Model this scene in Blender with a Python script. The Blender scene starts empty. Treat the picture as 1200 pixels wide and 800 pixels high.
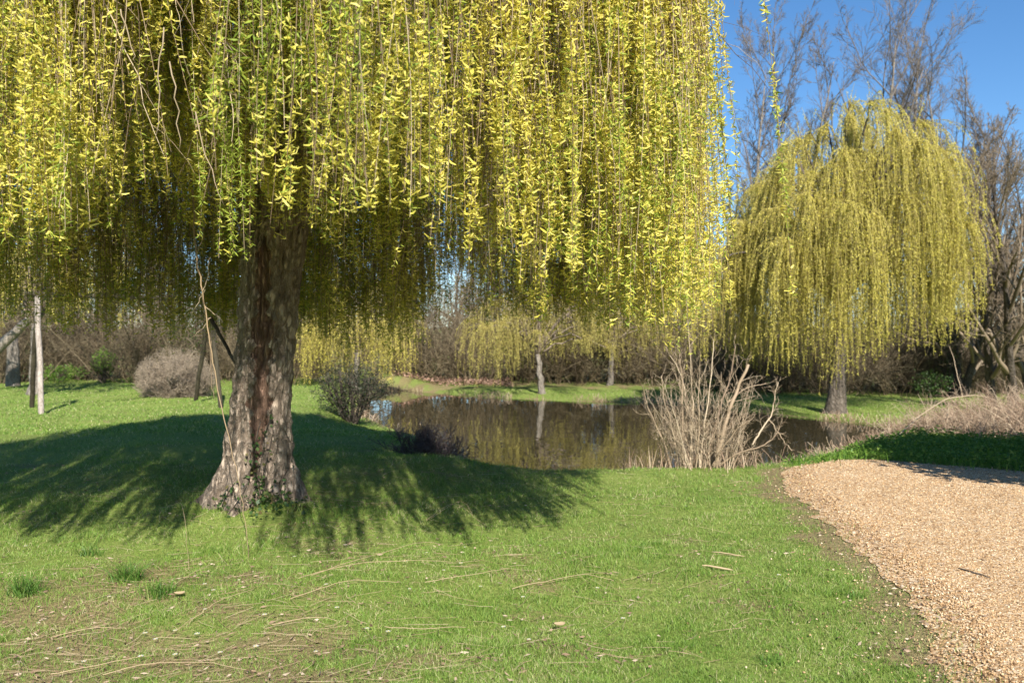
import bpy, math
import numpy as np
from mathutils import Vector

scene = bpy.context.scene
COL = scene.collection
F = 968.0                       # focal length in photograph pixels (1200 wide)
EYE = 1.6
rng = np.random.default_rng(11)
WATER_Z = -0.55
SUN_EL, SUN_AZ = math.radians(37), math.radians(14)      # sun behind the viewer, a little to the right
SUN = np.array([math.sin(SUN_AZ)*math.cos(SUN_EL), -math.cos(SUN_AZ)*math.cos(SUN_EL), math.sin(SUN_EL)])

def at(px, d):                  # world x of a photograph column at depth d
    return (px-600.0)/F*d
def zat(py, d):
    return EYE+(400.0-py)/F*d

# ------------------------------------------------------------------ small numeric helpers
def nrm(v):
    return v/np.maximum(np.linalg.norm(v, axis=-1, keepdims=True), 1e-9)
def smooth(a, b, x):
    t = np.clip((x-a)/(b-a), 0, 1)
    return t*t*(3-2*t)
class Noise:                    # cheap smooth noise: a sum of random plane waves, about -1..1
    def __init__(self, seed, scale, dim=2, n=14):
        r = np.random.default_rng(seed)
        self.k = nrm(r.normal(size=(n, dim)))*r.uniform(.5, 1.9, (n, 1))*(2*math.pi/scale)
        self.p = r.uniform(0, 2*math.pi, n)
        self.s = 1.0/math.sqrt(n/2)/1.6
    def __call__(self, *c):
        q = np.stack(np.broadcast_arrays(*c), -1)
        return np.sin(q@self.k.T+self.p).sum(-1)*self.s

# ------------------------------------------------------------------ mesh building
def make_mesh(name, V, Q=None, T=None, smooth_shade=False, attrs=None):
    me = bpy.data.meshes.new(name)
    V = np.asarray(V, np.float32).reshape(-1, 3)
    nq = 0 if Q is None else len(Q)
    nt = 0 if T is None else len(T)
    loops = []
    if nq: loops.append(np.asarray(Q, np.int32).ravel())
    if nt: loops.append(np.asarray(T, np.int32).ravel())
    loops = np.concatenate(loops)
    me.vertices.add(len(V)); me.vertices.foreach_set('co', V.ravel())
    me.loops.add(len(loops)); me.loops.foreach_set('vertex_index', loops)
    me.polygons.add(nq+nt)
    st = np.concatenate([np.arange(nq)*4, nq*4+np.arange(nt)*3]).astype(np.int32)
    me.polygons.foreach_set('loop_start', st)
    if smooth_shade: me.polygons.foreach_set('use_smooth', np.ones(nq+nt, bool))
    if attrs:
        for k, a in attrs.items():
            at_ = me.attributes.new(k, 'FLOAT', 'POINT')
            at_.data.foreach_set('value', np.asarray(a, np.float32).ravel())
    me.update(calc_edges=True)
    return me
def obj(name, me, mat=None, parent=None):
    o = bpy.data.objects.new(name, me); COL.objects.link(o)
    if mat is not None and len(me.materials) == 0: me.materials.append(mat)
    if parent is not None: o.parent = parent
    return o
def tag(o, label, cat, group=None, kind=None):
    o['label'] = label; o['category'] = cat
    if group: o['group'] = group
    if kind: o['kind'] = kind
    return o
def thing(name, label, cat, loc=(0, 0, 0), rz=0, sc=1.0, group=None):
    o = bpy.data.objects.new(name, None); COL.objects.link(o)
    o.location = loc; o.rotation_euler = (0, 0, rz)
    o.scale = (sc, sc, sc) if np.isscalar(sc) else sc
    o.empty_display_size = .2
    return tag(o, label, cat, group)
def dup(root, loc, rz, sc, label, group=None):
    r = root.copy(); COL.objects.link(r)
    r.location = loc; r.rotation_euler = (0, 0, rz); r.scale = (sc, sc, sc) if np.isscalar(sc) else sc
    r['label'] = label
    if group: r['group'] = group
    for ch in list(root.children):
        c = ch.copy(); COL.objects.link(c); c.parent = r
        for g in list(ch.children):
            e = g.copy(); COL.objects.link(e); e.parent = c
    return r

class Geo:                      # gathers pieces into one mesh
    def __init__(self): self.V, self.Q, self.T, self.n = [], [], [], 0
    def add(self, V, Q=None, T=None):
        V = np.asarray(V, float).reshape(-1, 3)
        if Q is not None and len(Q): self.Q.append(np.asarray(Q)+self.n)
        if T is not None and len(T): self.T.append(np.asarray(T)+self.n)
        self.V.append(V); self.n += len(V)
    def mesh(self, name, sm=False):
        return make_mesh(name, np.concatenate(self.V), np.concatenate(self.Q) if self.Q else None,
                         np.concatenate(self.T) if self.T else None, sm)

def tubes(g, P, R, k=3):
    """P (N,n,3) polylines, R (N,n) radii -> k sided tubes with pointed ends"""
    N, n, _ = P.shape
    if N == 0: return
    tan = nrm(np.gradient(P, axis=1))
    ref = np.where(np.abs(tan[:, :1, 2:3]) > .8, np.array([1., 0, 0]), np.array([0, 0, 1.]))
    ref = np.repeat(ref, n, 1)
    u = nrm(np.cross(tan, ref)); v = np.cross(tan, u)
    a = np.arange(k)*2*math.pi/k
    V = P[:, :, None, :]+R[:, :, None, None]*(u[:, :, None, :]*np.cos(a)[None, None, :, None]+v[:, :, None, :]*np.sin(a)[None, None, :, None])
    base = (np.arange(N)*n*k)[:, None, None]
    i = (np.arange(n-1)*k)[None, :, None]; j = np.arange(k)[None, None, :]; j2 = (j+1) % k
    Q = np.stack([base+i+j, base+i+j2, base+i+k+j2, base+i+k+j], -1).reshape(-1, 4)
    g.add(V, Q)
    if k > 3:
        e = base[:, 0]+(n-1)*k
        if k == 4: g.Q.append((e+np.arange(4)[None, :]).reshape(-1, 4)+g.n-N*n*k)
        else:
            T = np.stack([np.repeat(e, k-2, 1), e+np.arange(1, k-1), e+np.arange(2, k)], -1).reshape(-1, 3)
            g.T.append(T+g.n-N*n*k)

def leaves(g, pos, d, L, W, r, fold=.25):
    """diamond shaped leaf blades"""
    N = len(pos); d = nrm(d)
    s = nrm(np.cross(d, r.normal(size=(N, 3)))); up = np.cross(s, d)
    L = np.broadcast_to(np.asarray(L, float), (N,))[:, None]; W = np.broadcast_to(np.asarray(W, float), (N,))[:, None]
    m = pos+d*L*.45+up*W*fold
    V = np.stack([pos, m+s*W*.5, pos+d*L-up*L*.08, m-s*W*.5], 1)
    g.add(V, np.arange(4*N).reshape(N, 4))

def catkins(g, pos, d, L, W, r, curl=.5):
    """curved little strips, three cross sections"""
    N = len(pos); d = nrm(d)
    s = nrm(np.cross(d, r.normal(size=(N, 3)))); up = np.cross(s, d)
    up = np.where(up[:, 2:3] < 0, -up, up)
    L = L[:, None]; W = np.broadcast_to(np.asarray(W, float), (N,))[:, None]
    p1 = pos+d*L*.5; p2 = pos+d*L*.92+up*L*curl
    V = np.stack([pos-s*W*.35, pos+s*W*.35, p1-s*W*.5, p1+s*W*.5, p2-s*W*.3, p2+s*W*.3], 1)
    b = np.arange(N)[:, None]*6
    Q = np.concatenate([b+np.array([0, 1, 3, 2]), b+np.array([2, 3, 5, 4])])
    g.add(V, Q)

def path(start, d, length, n, jit, up, r):
    N = len(start); P = np.zeros((N, n, 3)); P[:, 0] = start; d = nrm(d.copy())
    st = (length/(n-1))[:, None]
    for i in range(1, n):
        d = nrm(d+r.normal(size=(N, 3))*jit+np.array([0, 0, 1.])*up/(n-1))
        P[:, i] = P[:, i-1]+d*st
    return P
def lens(P): return np.linalg.norm(np.diff(P, axis=1), axis=-1).sum(1)
def sample(P, t):
    """P (N,n,3), t (N,) in 0..1 -> point and tangent"""
    n = P.shape[1]; f = np.clip(t, 0, .9999)*(n-1); i = f.astype(int); w = (f-i)[:, None]
    a = np.arange(len(P))
    return P[a, i]*(1-w)+P[a, i+1]*w, nrm(P[a, i+1]-P[a, i]), i, w[:, 0]
def grow(r, P, R, levels):
    out = [(P, R)]
    for lv in levels:
        N = len(P); m = lv['m']
        idx = np.repeat(np.arange(N), m)
        t = (np.tile(np.arange(m), N)+r.uniform(0, 1, N*m))/m
        t = lv.get('t0', .25)+(lv.get('t1', 1.)-lv.get('t0', .25))*t
        p, tan, i, w = sample(P[idx], t)
        rad = R[idx, i]*(1-w)+R[idx, i+1]*w
        perp = nrm(np.cross(tan, r.normal(size=tan.shape)))
        ang = np.radians(r.normal(lv['ang'], lv.get('dang', 10), len(idx)))[:, None]
        d = tan*np.cos(ang)+perp*np.sin(ang)
        L = lens(P)[idx]*lv['ratio']*(1-lv.get('tap', .5)*t)*r.uniform(.6, 1.3, len(idx))
        n = lv.get('n', 5)
        P2 = path(p, d, L, n, lv.get('jit', .15), lv.get('up', .4), r)
        r0 = np.maximum(rad*lv.get('rr', .6), lv['rmin'])
        R2 = r0[:, None]*np.linspace(1, .35, n)[None, :]
        out.append((P2, R2)); P, R = P2, R2
    return out

# ------------------------------------------------------------------ materials
def mat(name):
    m = bpy.data.materials.new(name); m.use_nodes = True
    nt = m.node_tree; nt.nodes.clear()
    o = nt.nodes.new('ShaderNodeOutputMaterial')
    return m, nt, o
def node(nt, typ, **kw):
    n = nt.nodes.new(typ)
    for k, v in kw.items():
        if k in n.inputs: n.inputs[k].default_value = v
        else: setattr(n, k, v)
    return n
def ramp(nt, stops):
    n = nt.nodes.new('ShaderNodeValToRGB'); e = n.color_ramp.elements
    while len(e) < len(stops): e.new(.5)
    for x, (p, c) in zip(e, stops): x.position = p; x.color = (*c, 1)
    return n
def island_mat(name, stops, trans=0.0, rough=.6, tint=1.15, patch=None):
    """colour varies from piece to piece (leaf to leaf, twig to twig)"""
    m, nt, o = mat(name); L = nt.links.new
    gi = node(nt, 'ShaderNodeNewGeometry'); rp = ramp(nt, stops)
    if patch:
        tc = node(nt, 'ShaderNodeTexCoord'); ns = node(nt, 'ShaderNodeTexNoise', Scale=patch[0], Detail=2.0)
        L(tc.outputs['Object'], ns.inputs['Vector'])
        ma = node(nt, 'ShaderNodeMath', operation='MULTIPLY_ADD'); ma.inputs[1].default_value = patch[1]; ma.inputs[2].default_value = -patch[1]*.5
        L(ns.outputs['Fac'], ma.inputs[0])
        ad = node(nt, 'ShaderNodeMath', operation='ADD', use_clamp=True)
        L(ma.outputs[0], ad.inputs[0]); L(gi.outputs['Random Per Island'], ad.inputs[1]); L(ad.outputs[0], rp.inputs[0])
    else:
        L(gi.outputs['Random Per Island'], rp.inputs[0])
    b = node(nt, 'ShaderNodeBsdfPrincipled', Roughness=rough); b.inputs['Specular IOR Level'].default_value = .3
    L(rp.outputs[0], b.inputs['Base Color'])
    if trans > 0:
        t = node(nt, 'ShaderNodeBsdfTranslucent'); hs = node(nt, 'ShaderNodeHueSaturation', Saturation=1.0, Value=tint)
        L(rp.outputs[0], hs.inputs['Color']); L(hs.outputs[0], t.inputs['Color'])
        mx = node(nt, 'ShaderNodeMixShader'); mx.inputs[0].default_value = trans
        L(b.outputs[0], mx.inputs[1]); L(t.outputs[0], mx.inputs[2]); L(mx.outputs[0], o.inputs[0])
    else: L(b.outputs[0], o.inputs[0])
    return m
def bark_mat(name, c1, c2, scale=6., bump=.6, stretch=.38):
    m, nt, o = mat(name); L = nt.links.new
    tc = node(nt, 'ShaderNodeTexCoord'); mp = node(nt, 'ShaderNodeMapping'); mp.inputs['Scale'].default_value = (1, 1, stretch)
    L(tc.outputs['Object'], mp.inputs['Vector'])
    n1 = node(nt, 'ShaderNodeTexNoise', Scale=scale*2, Detail=8.0, Roughness=.65); L(mp.outputs[0], n1.inputs['Vector'])
    v = node(nt, 'ShaderNodeTexVoronoi', Scale=scale*3.5, feature='DISTANCE_TO_EDGE')
    mixv = node(nt, 'ShaderNodeMix', data_type='RGBA'); mixv.inputs[0].default_value = .12
    L(mp.outputs[0], mixv.inputs[6]); L(n1.outputs['Color'], mixv.inputs[7]); L(mixv.outputs[2], v.inputs['Vector'])
    rp = ramp(nt, [(.3, c1), (.7, c2)]); L(n1.outputs['Fac'], rp.inputs[0])
    mr = node(nt, 'ShaderNodeMapRange'); mr.inputs[2].default_value = .25; L(v.outputs['Distance'], mr.inputs[0])
    cr = ramp(nt, [(0, (.45, .4, .36)), (.35, (1, 1, 1))]); L(mr.outputs[0], cr.inputs[0])
    mu = node(nt, 'ShaderNodeMix', data_type='RGBA', blend_type='MULTIPLY'); mu.inputs[0].default_value = .7
    L(rp.outputs[0], mu.inputs[6]); L(cr.outputs[0], mu.inputs[7])
    ad = node(nt, 'ShaderNodeMath', operation='ADD'); L(mr.outputs[0], ad.inputs[0]); L(n1.outputs['Fac'], ad.inputs[1])
    bp = node(nt, 'ShaderNodeBump', Strength=bump, Distance=.03); L(ad.outputs[0], bp.inputs['Height'])
    b = node(nt, 'ShaderNodeBsdfPrincipled', Roughness=.9); b.inputs['Specular IOR Level'].default_value = .2
    L(mu.outputs[2], b.inputs['Base Color']); L(bp.outputs[0], b.inputs['Normal']); L(b.outputs[0], o.inputs[0])
    return m

M = {}
M['bark'] = bark_mat('willow_bark', (.2, .15, .11), (.54, .43, .33), 6, 1.0)
M['heart'] = bark_mat('heartwood', (.13, .075, .05), (.45, .285, .2), 9, 1.0, .16)
M['bark_grey'] = bark_mat('grey_bark', (.12, .10, .085), (.32, .28, .23), 4, .7)
M['bark_dark'] = bark_mat('dark_bark', (.05, .04, .03), (.15, .12, .095), 4, .7)
M['bark_mid'] = bark_mat('brown_grey_bark', (.07, .055, .042), (.2, .165, .13), 4, .8)
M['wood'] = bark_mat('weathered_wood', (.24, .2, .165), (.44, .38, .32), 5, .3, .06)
M['wood_moss_shaded'] = bark_mat('shaded_mossy_wood', (.03, .026, .016), (.085, .072, .045), 5, .3, .06)  # mossy wood, its colour darkened for legs that stand in shade
M['catkin'] = island_mat('willow_catkin', [(0, (.46, .42, .06)), (.5, (.7, .6, .10)), (1, (.8, .7, .2))], .3, tint=1.05)
M['leaf'] = island_mat('willow_leaf', [(0, (.2, .29, .035)), (.5, (.36, .44, .06)), (1, (.52, .53, .1))], .42, tint=1.1)
M['twig'] = island_mat('willow_twig', [(0, (.13, .085, .045)), (.55, (.26, .18, .1)), (1, (.5, .4, .26))], 0)
M['farleaf'] = island_mat('far_willow_leaf', [(0, (.34, .31, .05)), (.5, (.66, .58, .10)), (1, (.82, .72, .2))], .45, tint=1.05, patch=(.9, .5))
M['paleleaf'] = island_mat('pale_willow_leaf', [(0, (.25, .22, .06)), (.5, (.44, .39, .1)), (1, (.56, .5, .15))], .4, tint=1.1, patch=(.9, .5))
M['bare'] = island_mat('bare_twig', [(0, (.09, .065, .042)), (1, (.25, .19, .125))], 0)
M['bare_far'] = island_mat('far_bare_twig', [(0, (.085, .07, .06)), (1, (.2, .168, .14))], 0)
M['brush'] = island_mat('thicket_twig', [(0, (.07, .05, .03)), (.6, (.16, .12, .07)), (1, (.29, .235, .14))], 0)
M['taupe'] = island_mat('taupe_twig', [(0, (.2, .155, .11)), (1, (.35, .28, .2))], 0)
M['pale_twig'] = island_mat('pale_dry_stem', [(0, (.2, .14, .09)), (.6, (.38, .29, .19)), (1, (.52, .42, .29))], 0)
M['straw'] = island_mat('dry_straw', [(0, (.3, .2, .11)), (.5, (.46, .34, .2)), (1, (.6, .48, .31))], .2)
M['bramble'] = island_mat('dead_bramble', [(0, (.17, .105, .065)), (.6, (.34, .24, .16)), (1, (.48, .38, .26))], 0)
M['ivy'] = island_mat('ivy_leaf', [(0, (.025, .055, .015)), (.7, (.06, .11, .03)), (1, (.16, .12, .05))], .2, rough=.4)
M['evergreen'] = island_mat('evergreen_leaf', [(0, (.03, .06, .015)), (1, (.08, .14, .03))], .25, rough=.45)
M['dullgreen'] = island_mat('dull_evergreen_leaf', [(0, (.02, .028, .013)), (1, (.06, .065, .03))], .2, rough=.5)
M['nettle'] = island_mat('weed_leaf', [(0, (.07, .15, .02)), (.6, (.15, .28, .035)), (1, (.26, .35, .07))], .35, rough=.5)
M['grass'] = island_mat('lawn_blade', [(0, (.085, .165, .022)), (.4, (.17, .285, .042)), (.82, (.27, .36, .075)), (1, (.5, .44, .24))], .3, rough=.5, patch=(1.7, .8))
M['tuft'] = island_mat('tuft_blade', [(0, (.06, .13, .02)), (.8, (.12, .24, .035)), (1, (.3, .3, .1))], .3, rough=.45)
M['litter'] = island_mat('dead_leaf', [(0, (.13, .08, .05)), (.6, (.3, .2, .13)), (1, (.5, .4, .3))], .1)
M['pebble'] = island_mat('pebble', [(0, (.13, .075, .035)), (.25, (.39, .24, .115)), (.75, (.53, .36, .195)), (1, (.68, .55, .38))], 0, rough=.85, patch=(1.4, .5))
M['petal'] = island_mat('white_petal', [(0, (.7, .68, .62)), (1, (.85, .83, .8))], .2)
M['yellow'] = island_mat('flower_eye', [(0, (.7, .5, .05)), (1, (.75, .55, .08))], 0)

# ground: grass roots and soil under the blades, thatch and dry patches
def ground_mat():
    m, nt, o = mat('lawn_soil'); L = nt.links.new
    tc = node(nt, 'ShaderNodeTexCoord')
    n1 = node(nt, 'ShaderNodeTexNoise', Scale=.55, Detail=4.0); L(tc.outputs['Object'], n1.inputs['Vector'])
    n2 = node(nt, 'ShaderNodeTexNoise', Scale=26., Detail=5.0, Roughness=.7); L(tc.outputs['Object'], n2.inputs['Vector'])
    n3 = node(nt, 'ShaderNodeTexNoise', Scale=160., Detail=3.0); L(tc.outputs['Object'], n3.inputs['Vector'])
    g1 = ramp(nt, [(.25, (.11, .14, .035)), (.5, (.19, .24, .055)), (.75, (.27, .29, .09))]); L(n2.outputs['Fac'], g1.inputs[0])
    dry = ramp(nt, [(.3, (.13, .1, .045)), (.7, (.33, .27, .13))]); L(n3.outputs['Fac'], dry.inputs[0])
    am = node(nt, 'ShaderNodeAttribute', attribute_name='dry')
    a2 = node(nt, 'ShaderNodeMath', operation='MULTIPLY_ADD'); a2.inputs[1].default_value = 1.2; L(n2.outputs['Fac'], a2.inputs[0])
    a3 = node(nt, 'ShaderNodeMath', operation='SUBTRACT'); a3.inputs[1].default_value = .95; 
    L(am.outputs['Fac'], a2.inputs[2]); L(a2.outputs[0], a3.inputs[0])
    mr = node(nt, 'ShaderNodeMapRange'); mr.inputs[2].default_value = .3; L(a3.outputs[0], mr.inputs[0])
    mx = node(nt, 'ShaderNodeMix', data_type='RGBA'); L(mr.outputs[0], mx.inputs[0]); L(g1.outputs[0], mx.inputs[6]); L(dry.outputs[0], mx.inputs[7])
    hs = node(nt, 'ShaderNodeHueSaturation'); mv = node(nt, 'ShaderNodeMapRange'); mv.inputs[3].default_value = .75; mv.inputs[4].default_value = 1.25
    L(n1.outputs['Fac'], mv.inputs[0]); L(mv.outputs[0], hs.inputs['Value']); L(mx.outputs[2], hs.inputs['Color'])
    bp = node(nt, 'ShaderNodeBump', Strength=.9, Distance=.04); L(n2.outputs['Fac'], bp.inputs['Height'])
    b = node(nt, 'ShaderNodeBsdfPrincipled', Roughness=.95); b.inputs['Specular IOR Level'].default_value = .1
    L(hs.outputs[0], b.inputs['Base Color']); L(bp.outputs[0], b.inputs['Normal']); L(b.outputs[0], o.inputs[0])
    return m
M['ground'] = ground_mat()
def gravel_mat():
    m, nt, o = mat('fine_gravel'); L = nt.links.new
    tc = node(nt, 'ShaderNodeTexCoord')
    v = node(nt, 'ShaderNodeTexVoronoi', Scale=62.); L(tc.outputs['Object'], v.inputs['Vector'])
    sx = node(nt, 'ShaderNodeSeparateColor'); L(v.outputs['Color'], sx.inputs[0])
    rp = ramp(nt, [(0, (.2, .1, .045)), (.35, (.4, .25, .12)), (.7, (.47, .325, .185)), (1, (.62, .5, .35))]); L(sx.outputs[0], rp.inputs[0])
    n1 = node(nt, 'ShaderNodeTexNoise', Scale=1.3, Detail=4.0); L(tc.outputs['Object'], n1.inputs['Vector'])
    mv = node(nt, 'ShaderNodeMapRange'); mv.inputs[3].default_value = .72; mv.inputs[4].default_value = 1.2; L(n1.outputs['Fac'], mv.inputs[0])
    hs = node(nt, 'ShaderNodeHueSaturation'); L(mv.outputs[0], hs.inputs['Value']); L(rp.outputs[0], hs.inputs['Color'])
    bp = node(nt, 'ShaderNodeBump', Strength=.8, Distance=.008, invert=True); L(v.outputs['Distance'], bp.inputs['Height'])
    b = node(nt, 'ShaderNodeBsdfPrincipled', Roughness=.9); b.inputs['Specular IOR Level'].default_value = .2
    L(hs.outputs[0], b.inputs['Base Color']); L(bp.outputs[0], b.inputs['Normal']); L(b.outputs[0], o.inputs[0])
    return m
M['gravel'] = gravel_mat()
def water_mat():
    m, nt, o = mat('pond_water'); L = nt.links.new
    tc = node(nt, 'ShaderNodeTexCoord'); mp = node(nt, 'ShaderNodeMapping'); mp.inputs['Scale'].default_value = (1, .5, 1)
    L(tc.outputs['Object'], mp.inputs['Vector'])
    n1 = node(nt, 'ShaderNodeTexNoise', Scale=2.2, Detail=2.0); L(mp.outputs[0], n1.inputs['Vector'])
    bp = node(nt, 'ShaderNodeBump', Strength=.11, Distance=.05); L(n1.outputs['Fac'], bp.inputs['Height'])
    b = node(nt, 'ShaderNodeBsdfPrincipled', Roughness=.015, IOR=1.4); b.inputs['Base Color'].default_value = (.03, .025, .012, 1)
    L(bp.outputs[0], b.inputs['Normal']); L(b.outputs[0], o.inputs[0])
    return m
M['water'] = water_mat()

# ------------------------------------------------------------------ the lie of the land
POND = np.array([(-.5, 12.3), (.8, 11.8), (2.6, 11.9), (3.7, 12.4), (4.5, 13.3), (5.6, 14.8), (7.2, 16.8), (9.4, 19.4), (10.3, 20.5),
                 (9.1, 21.5), (8.05, 23.4), (7.0, 25.8), (5.8, 27.8), (4.5, 28.9), (1.5, 29.9), (-1.3, 32), (-4.8, 36), (-5.6, 35.4),
                 (-5.2, 30), (-4.6, 25), (-3.2, 21), (-2.0, 18.6), (-1.15, 16), (-.75, 13.8)])
def pond_sd(x, y):              # signed distance, negative in the water
    p = np.stack([x, y], -1).reshape(-1, 2); a = POND; b = np.roll(POND, -1, 0)
    best = np.full(len(p), 1e9); inside = np.zeros(len(p), bool)
    for (ax, ay), (bx, by) in zip(a, b):
        ex, ey = bx-ax, by-ay
        t = np.clip(((p[:, 0]-ax)*ex+(p[:, 1]-ay)*ey)/(ex*ex+ey*ey), 0, 1)
        best = np.minimum(best, np.hypot(p[:, 0]-ax-t*ex, p[:, 1]-ay-t*ey))
        c = (ay > p[:, 1]) != (by > p[:, 1])
        inside ^= c & (p[:, 0] < ex*(p[:, 1]-ay)/(ey if ey else 1e-9)+ax)
    return np.where(inside, -best, best).reshape(x.shape)
nz1, nz2 = Noise(1, 3.5), Noise(2, .9)
def height(x, y):
    x = np.asarray(x, float); y = np.asarray(y, float)
    sd = pond_sd(x, y)
    land = -.40*smooth(13, 19, y)*smooth(-5.5, -3, x)+.02*np.maximum(y-37, 0)
    calm = 1-smooth(1.8, 2.6, x)*(1-smooth(11.5, 12.5, y))
    land = land+(.045*nz1(x, y)+.012*nz2(x, y))*calm+.14*np.exp(-((x+1.3)/1.0)**2-((y-10.6)/.9)**2)
    land = land+.12*np.exp(-((x+2.5)/.8)**2-((y-7.9)/.8)**2)
    out = WATER_Z+(land-WATER_Z)*smooth(-.02, 1.5, sd)
    return np.where(sd < 0, WATER_Z-.6*smooth(0, 2, -sd)-.01, out)
def hz(x, y): return float(height(np.array([x]), np.array([y]))[0])

nd1, nd2 = Noise(5, 2.2), Noise(6, .6)
def dryness(x, y):              # thatch and bare soil: strongest at the near left and under the willow
    a = .72*np.exp(-((x+2.5)/1.3)**2-((y-4.5)/1.0)**2)+.36*np.exp(-((x+1.5)/1.7)**2-((y-5.6)/1.8)**2)+.2*np.exp(-((x+.5)/1.)**2-((y-4.6)/.8)**2)
    a = a+.45*np.exp(-((x+1.3)/.9)**2-((y-9.8)/.7)**2)
    e = np.abs(x-gravel_edge(y)); a = a+1.0*np.exp(-(e/.32)**2)*(y < 10.5)
    sd_ = pond_sd(x, y); a = a+.8*np.exp(-(np.maximum(sd_, 0)/.3)**2)
    a = a+.5*smooth(33, 37, y)+.24*(nd1(x, y))+.22*nd2(x, y)
    return np.clip(a, 0, 1)
ng = Noise(7, 1.1)
def gravel_edge(y):
    y = np.asarray(y, float)
    return np.interp(y, [-10, 2, 3.9, 5.3, 6.5, 7.7, 9.0, 9.8, 10.6], [2.0, 2.05, 2.15, 2.5, 2.68, 2.85, 3.0, 3.15, 3.6])+.06*ng(y, y*0)+.05*Noise(13, .28)(y, y*0)
def gravel_far(x): return np.interp(x, [3, 3.6, 4.4, 5.0, 6.1, 7.5, 20], [9.8, 10.5, 11.1, 11.0, 10.15, 9.6, 9.2])
def on_gravel(x, y): return (x > gravel_edge(y)) & (y < gravel_far(x)) & (x < 11)

def axis(near, far, fine, coarse, centre):
    a = list(np.arange(near[0], near[1], fine)); s = fine
    while a[-1] < far[1]: s = min(s*coarse, 25); a.append(a[-1]+s)
    b = []; s = fine; v = near[0]
    while v > far[0]: s = min(s*coarse, 25); v -= s; b.append(v)
    return np.array(b[::-1]+a)
gx = axis((-8, 11), (-420, 420), .14, 1.09, 0); gy = axis((1.5, 22), (-60, 600), .14, 1.06, 0)
X, Y = np.meshgrid(gx, gy); Z = height(X, Y)
nx, ny = len(gx), len(gy)
ii = (np.arange(ny-1)[:, None]*nx+np.arange(nx-1)[None, :]).ravel()
ground = obj('lawn', make_mesh('lawn', np.stack([X, Y, Z], -1), np.stack([ii, ii+1, ii+nx+1, ii+nx], -1), None, True, {'dry': dryness(X, Y)}), M['ground'])
ground['kind'] = 'structure'
gx, gy = np.linspace(-7, 12, 60), np.linspace(11, 37.5, 80); X, Y = np.meshgrid(gx, gy)
ii = (np.arange(79)[:, None]*60+np.arange(59)[None, :]).ravel()
pond = obj('pond', make_mesh('pond', np.stack([X, Y, X*0+WATER_Z], -1), np.stack([ii, ii+1, ii+61, ii+60], -1), None, True), M['water'])
pond['kind'] = 'structure'
# gravel drive, a few millimetres proud of the soil
gv = np.concatenate([np.arange(-10, 3, .5), np.arange(3, 11.9, .08)])
u = np.linspace(0, 1, 70)**1.5
EX = gravel_edge(gv)[:, None]; GX = EX+(11-EX)*u[None, :]
far = gravel_far(GX); GY = np.minimum(np.repeat(gv[:, None], 70, 1), far+.06*ng(GX*2, GX*0+3))
GZ = height(GX, GY)+.006+.012*smooth(0, .5, GX-EX)
nyg = len(gv); ii = (np.arange(nyg-1)[:, None]*70+np.arange(69)[None, :]).ravel()
drive = obj('gravel_drive', make_mesh('gravel_drive', np.stack([GX, GY, GZ], -1), np.stack([ii, ii+1, ii+71, ii+70], -1), None, True), M['gravel'])
drive['kind'] = 'structure'

# ------------------------------------------------------------------ loose stones
def stones(r, x, y, s):
    N = len(x); c = np.array([(1, 0, 0), (-1, 0, 0), (0, 1, 0), (0, -1, 0), (0, 0, 1), (0, 0, -1)], float)
    sc = s[:, None]*r.uniform(.65, 1.25, (N, 3))*np.array([1, 1, .7])
    a = r.uniform(0, 6.28, N); ca, sa = np.cos(a), np.sin(a)
    V = c[None]*sc[:, None, :]+r.normal(size=(N, 6, 3))*s[:, None, None]*.22
    Vx = V[..., 0]*ca[:, None]-V[..., 1]*sa[:, None]; Vy = V[..., 0]*sa[:, None]+V[..., 1]*ca[:, None]
    V = np.stack([Vx, Vy, V[..., 2]], -1)
    V += np.stack([x, y, height(x, y)+.014+s*.3], -1)[:, None, :]
    T = np.array([(0, 2, 4), (2, 1, 4), (1, 3, 4), (3, 0, 4), (2, 0, 5), (1, 2, 5), (3, 1, 5), (0, 3, 5)])
    return V, (np.arange(N)[:, None, None]*6+T).reshape(-1, 3)
n = 150000
d = 3.2*(12/3.2)**rng.uniform(0, 1, n); x = rng.uniform(.1, .85, n)*d
k = on_gravel(x+.16*rng.normal(size=n)**2*np.sign(rng.normal(size=n)), d) ; x, d = x[k], d[k]
e = x-gravel_edge(d); k = rng.uniform(0, 1, len(x)) < .25+.75*smooth(-.05, .6, e); x, d = x[k], d[k]
V, T = stones(rng, x, d, rng.uniform(.0035, .0085, len(x))*(.75+.07*d))
tag(obj('gravel', make_mesh('gravel', V, None, T), M['pebble']), 'loose tan and white pebbles covering the drive', 'gravel', kind='stuff')

# ------------------------------------------------------------------ lawn grass
def blades(g, r, x, y, h, w, lean=.5):
    N = len(x); z = height(x, y)
    a = r.uniform(0, 6.28, N); b = r.uniform(0, 6.28, N)
    s = np.stack([np.cos(a), np.sin(a), a*0], -1)*(w*.5)[:, None]
    ln = (r.uniform(.1, 1, N)*lean*h)[:, None]*np.stack([np.cos(b), np.sin(b), b*0], -1)
    p = np.stack([x, y, z-.004], -1); up = np.array([0, 0, 1.])
    m = p+up*(h*.6)[:, None]+ln*.35; t = p+up*h[:, None]*.95+ln
    V = np.stack([p-s, p+s, m+s*.75, m-s*.75, t], 1); base = np.arange(N)[:, None]*5
    g.add(V, base+np.array([0, 1, 2, 3]), base+np.array([3, 2, 4]))
nh = Noise(9, .5); nh2 = Noise(10, 1.9)
g = Geo()
n = 900000
dd = 3.1/(1-rng.uniform(0, 1, n)*(1-3.1/16.0))           # density falls with distance
xx = rng.uniform(-.82, .82, n)*dd
k = ~on_gravel(xx-.10*np.abs(rng.normal(size=n))-.05*rng.normal(size=n), dd) & (pond_sd(xx, dd) > .12)
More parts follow.
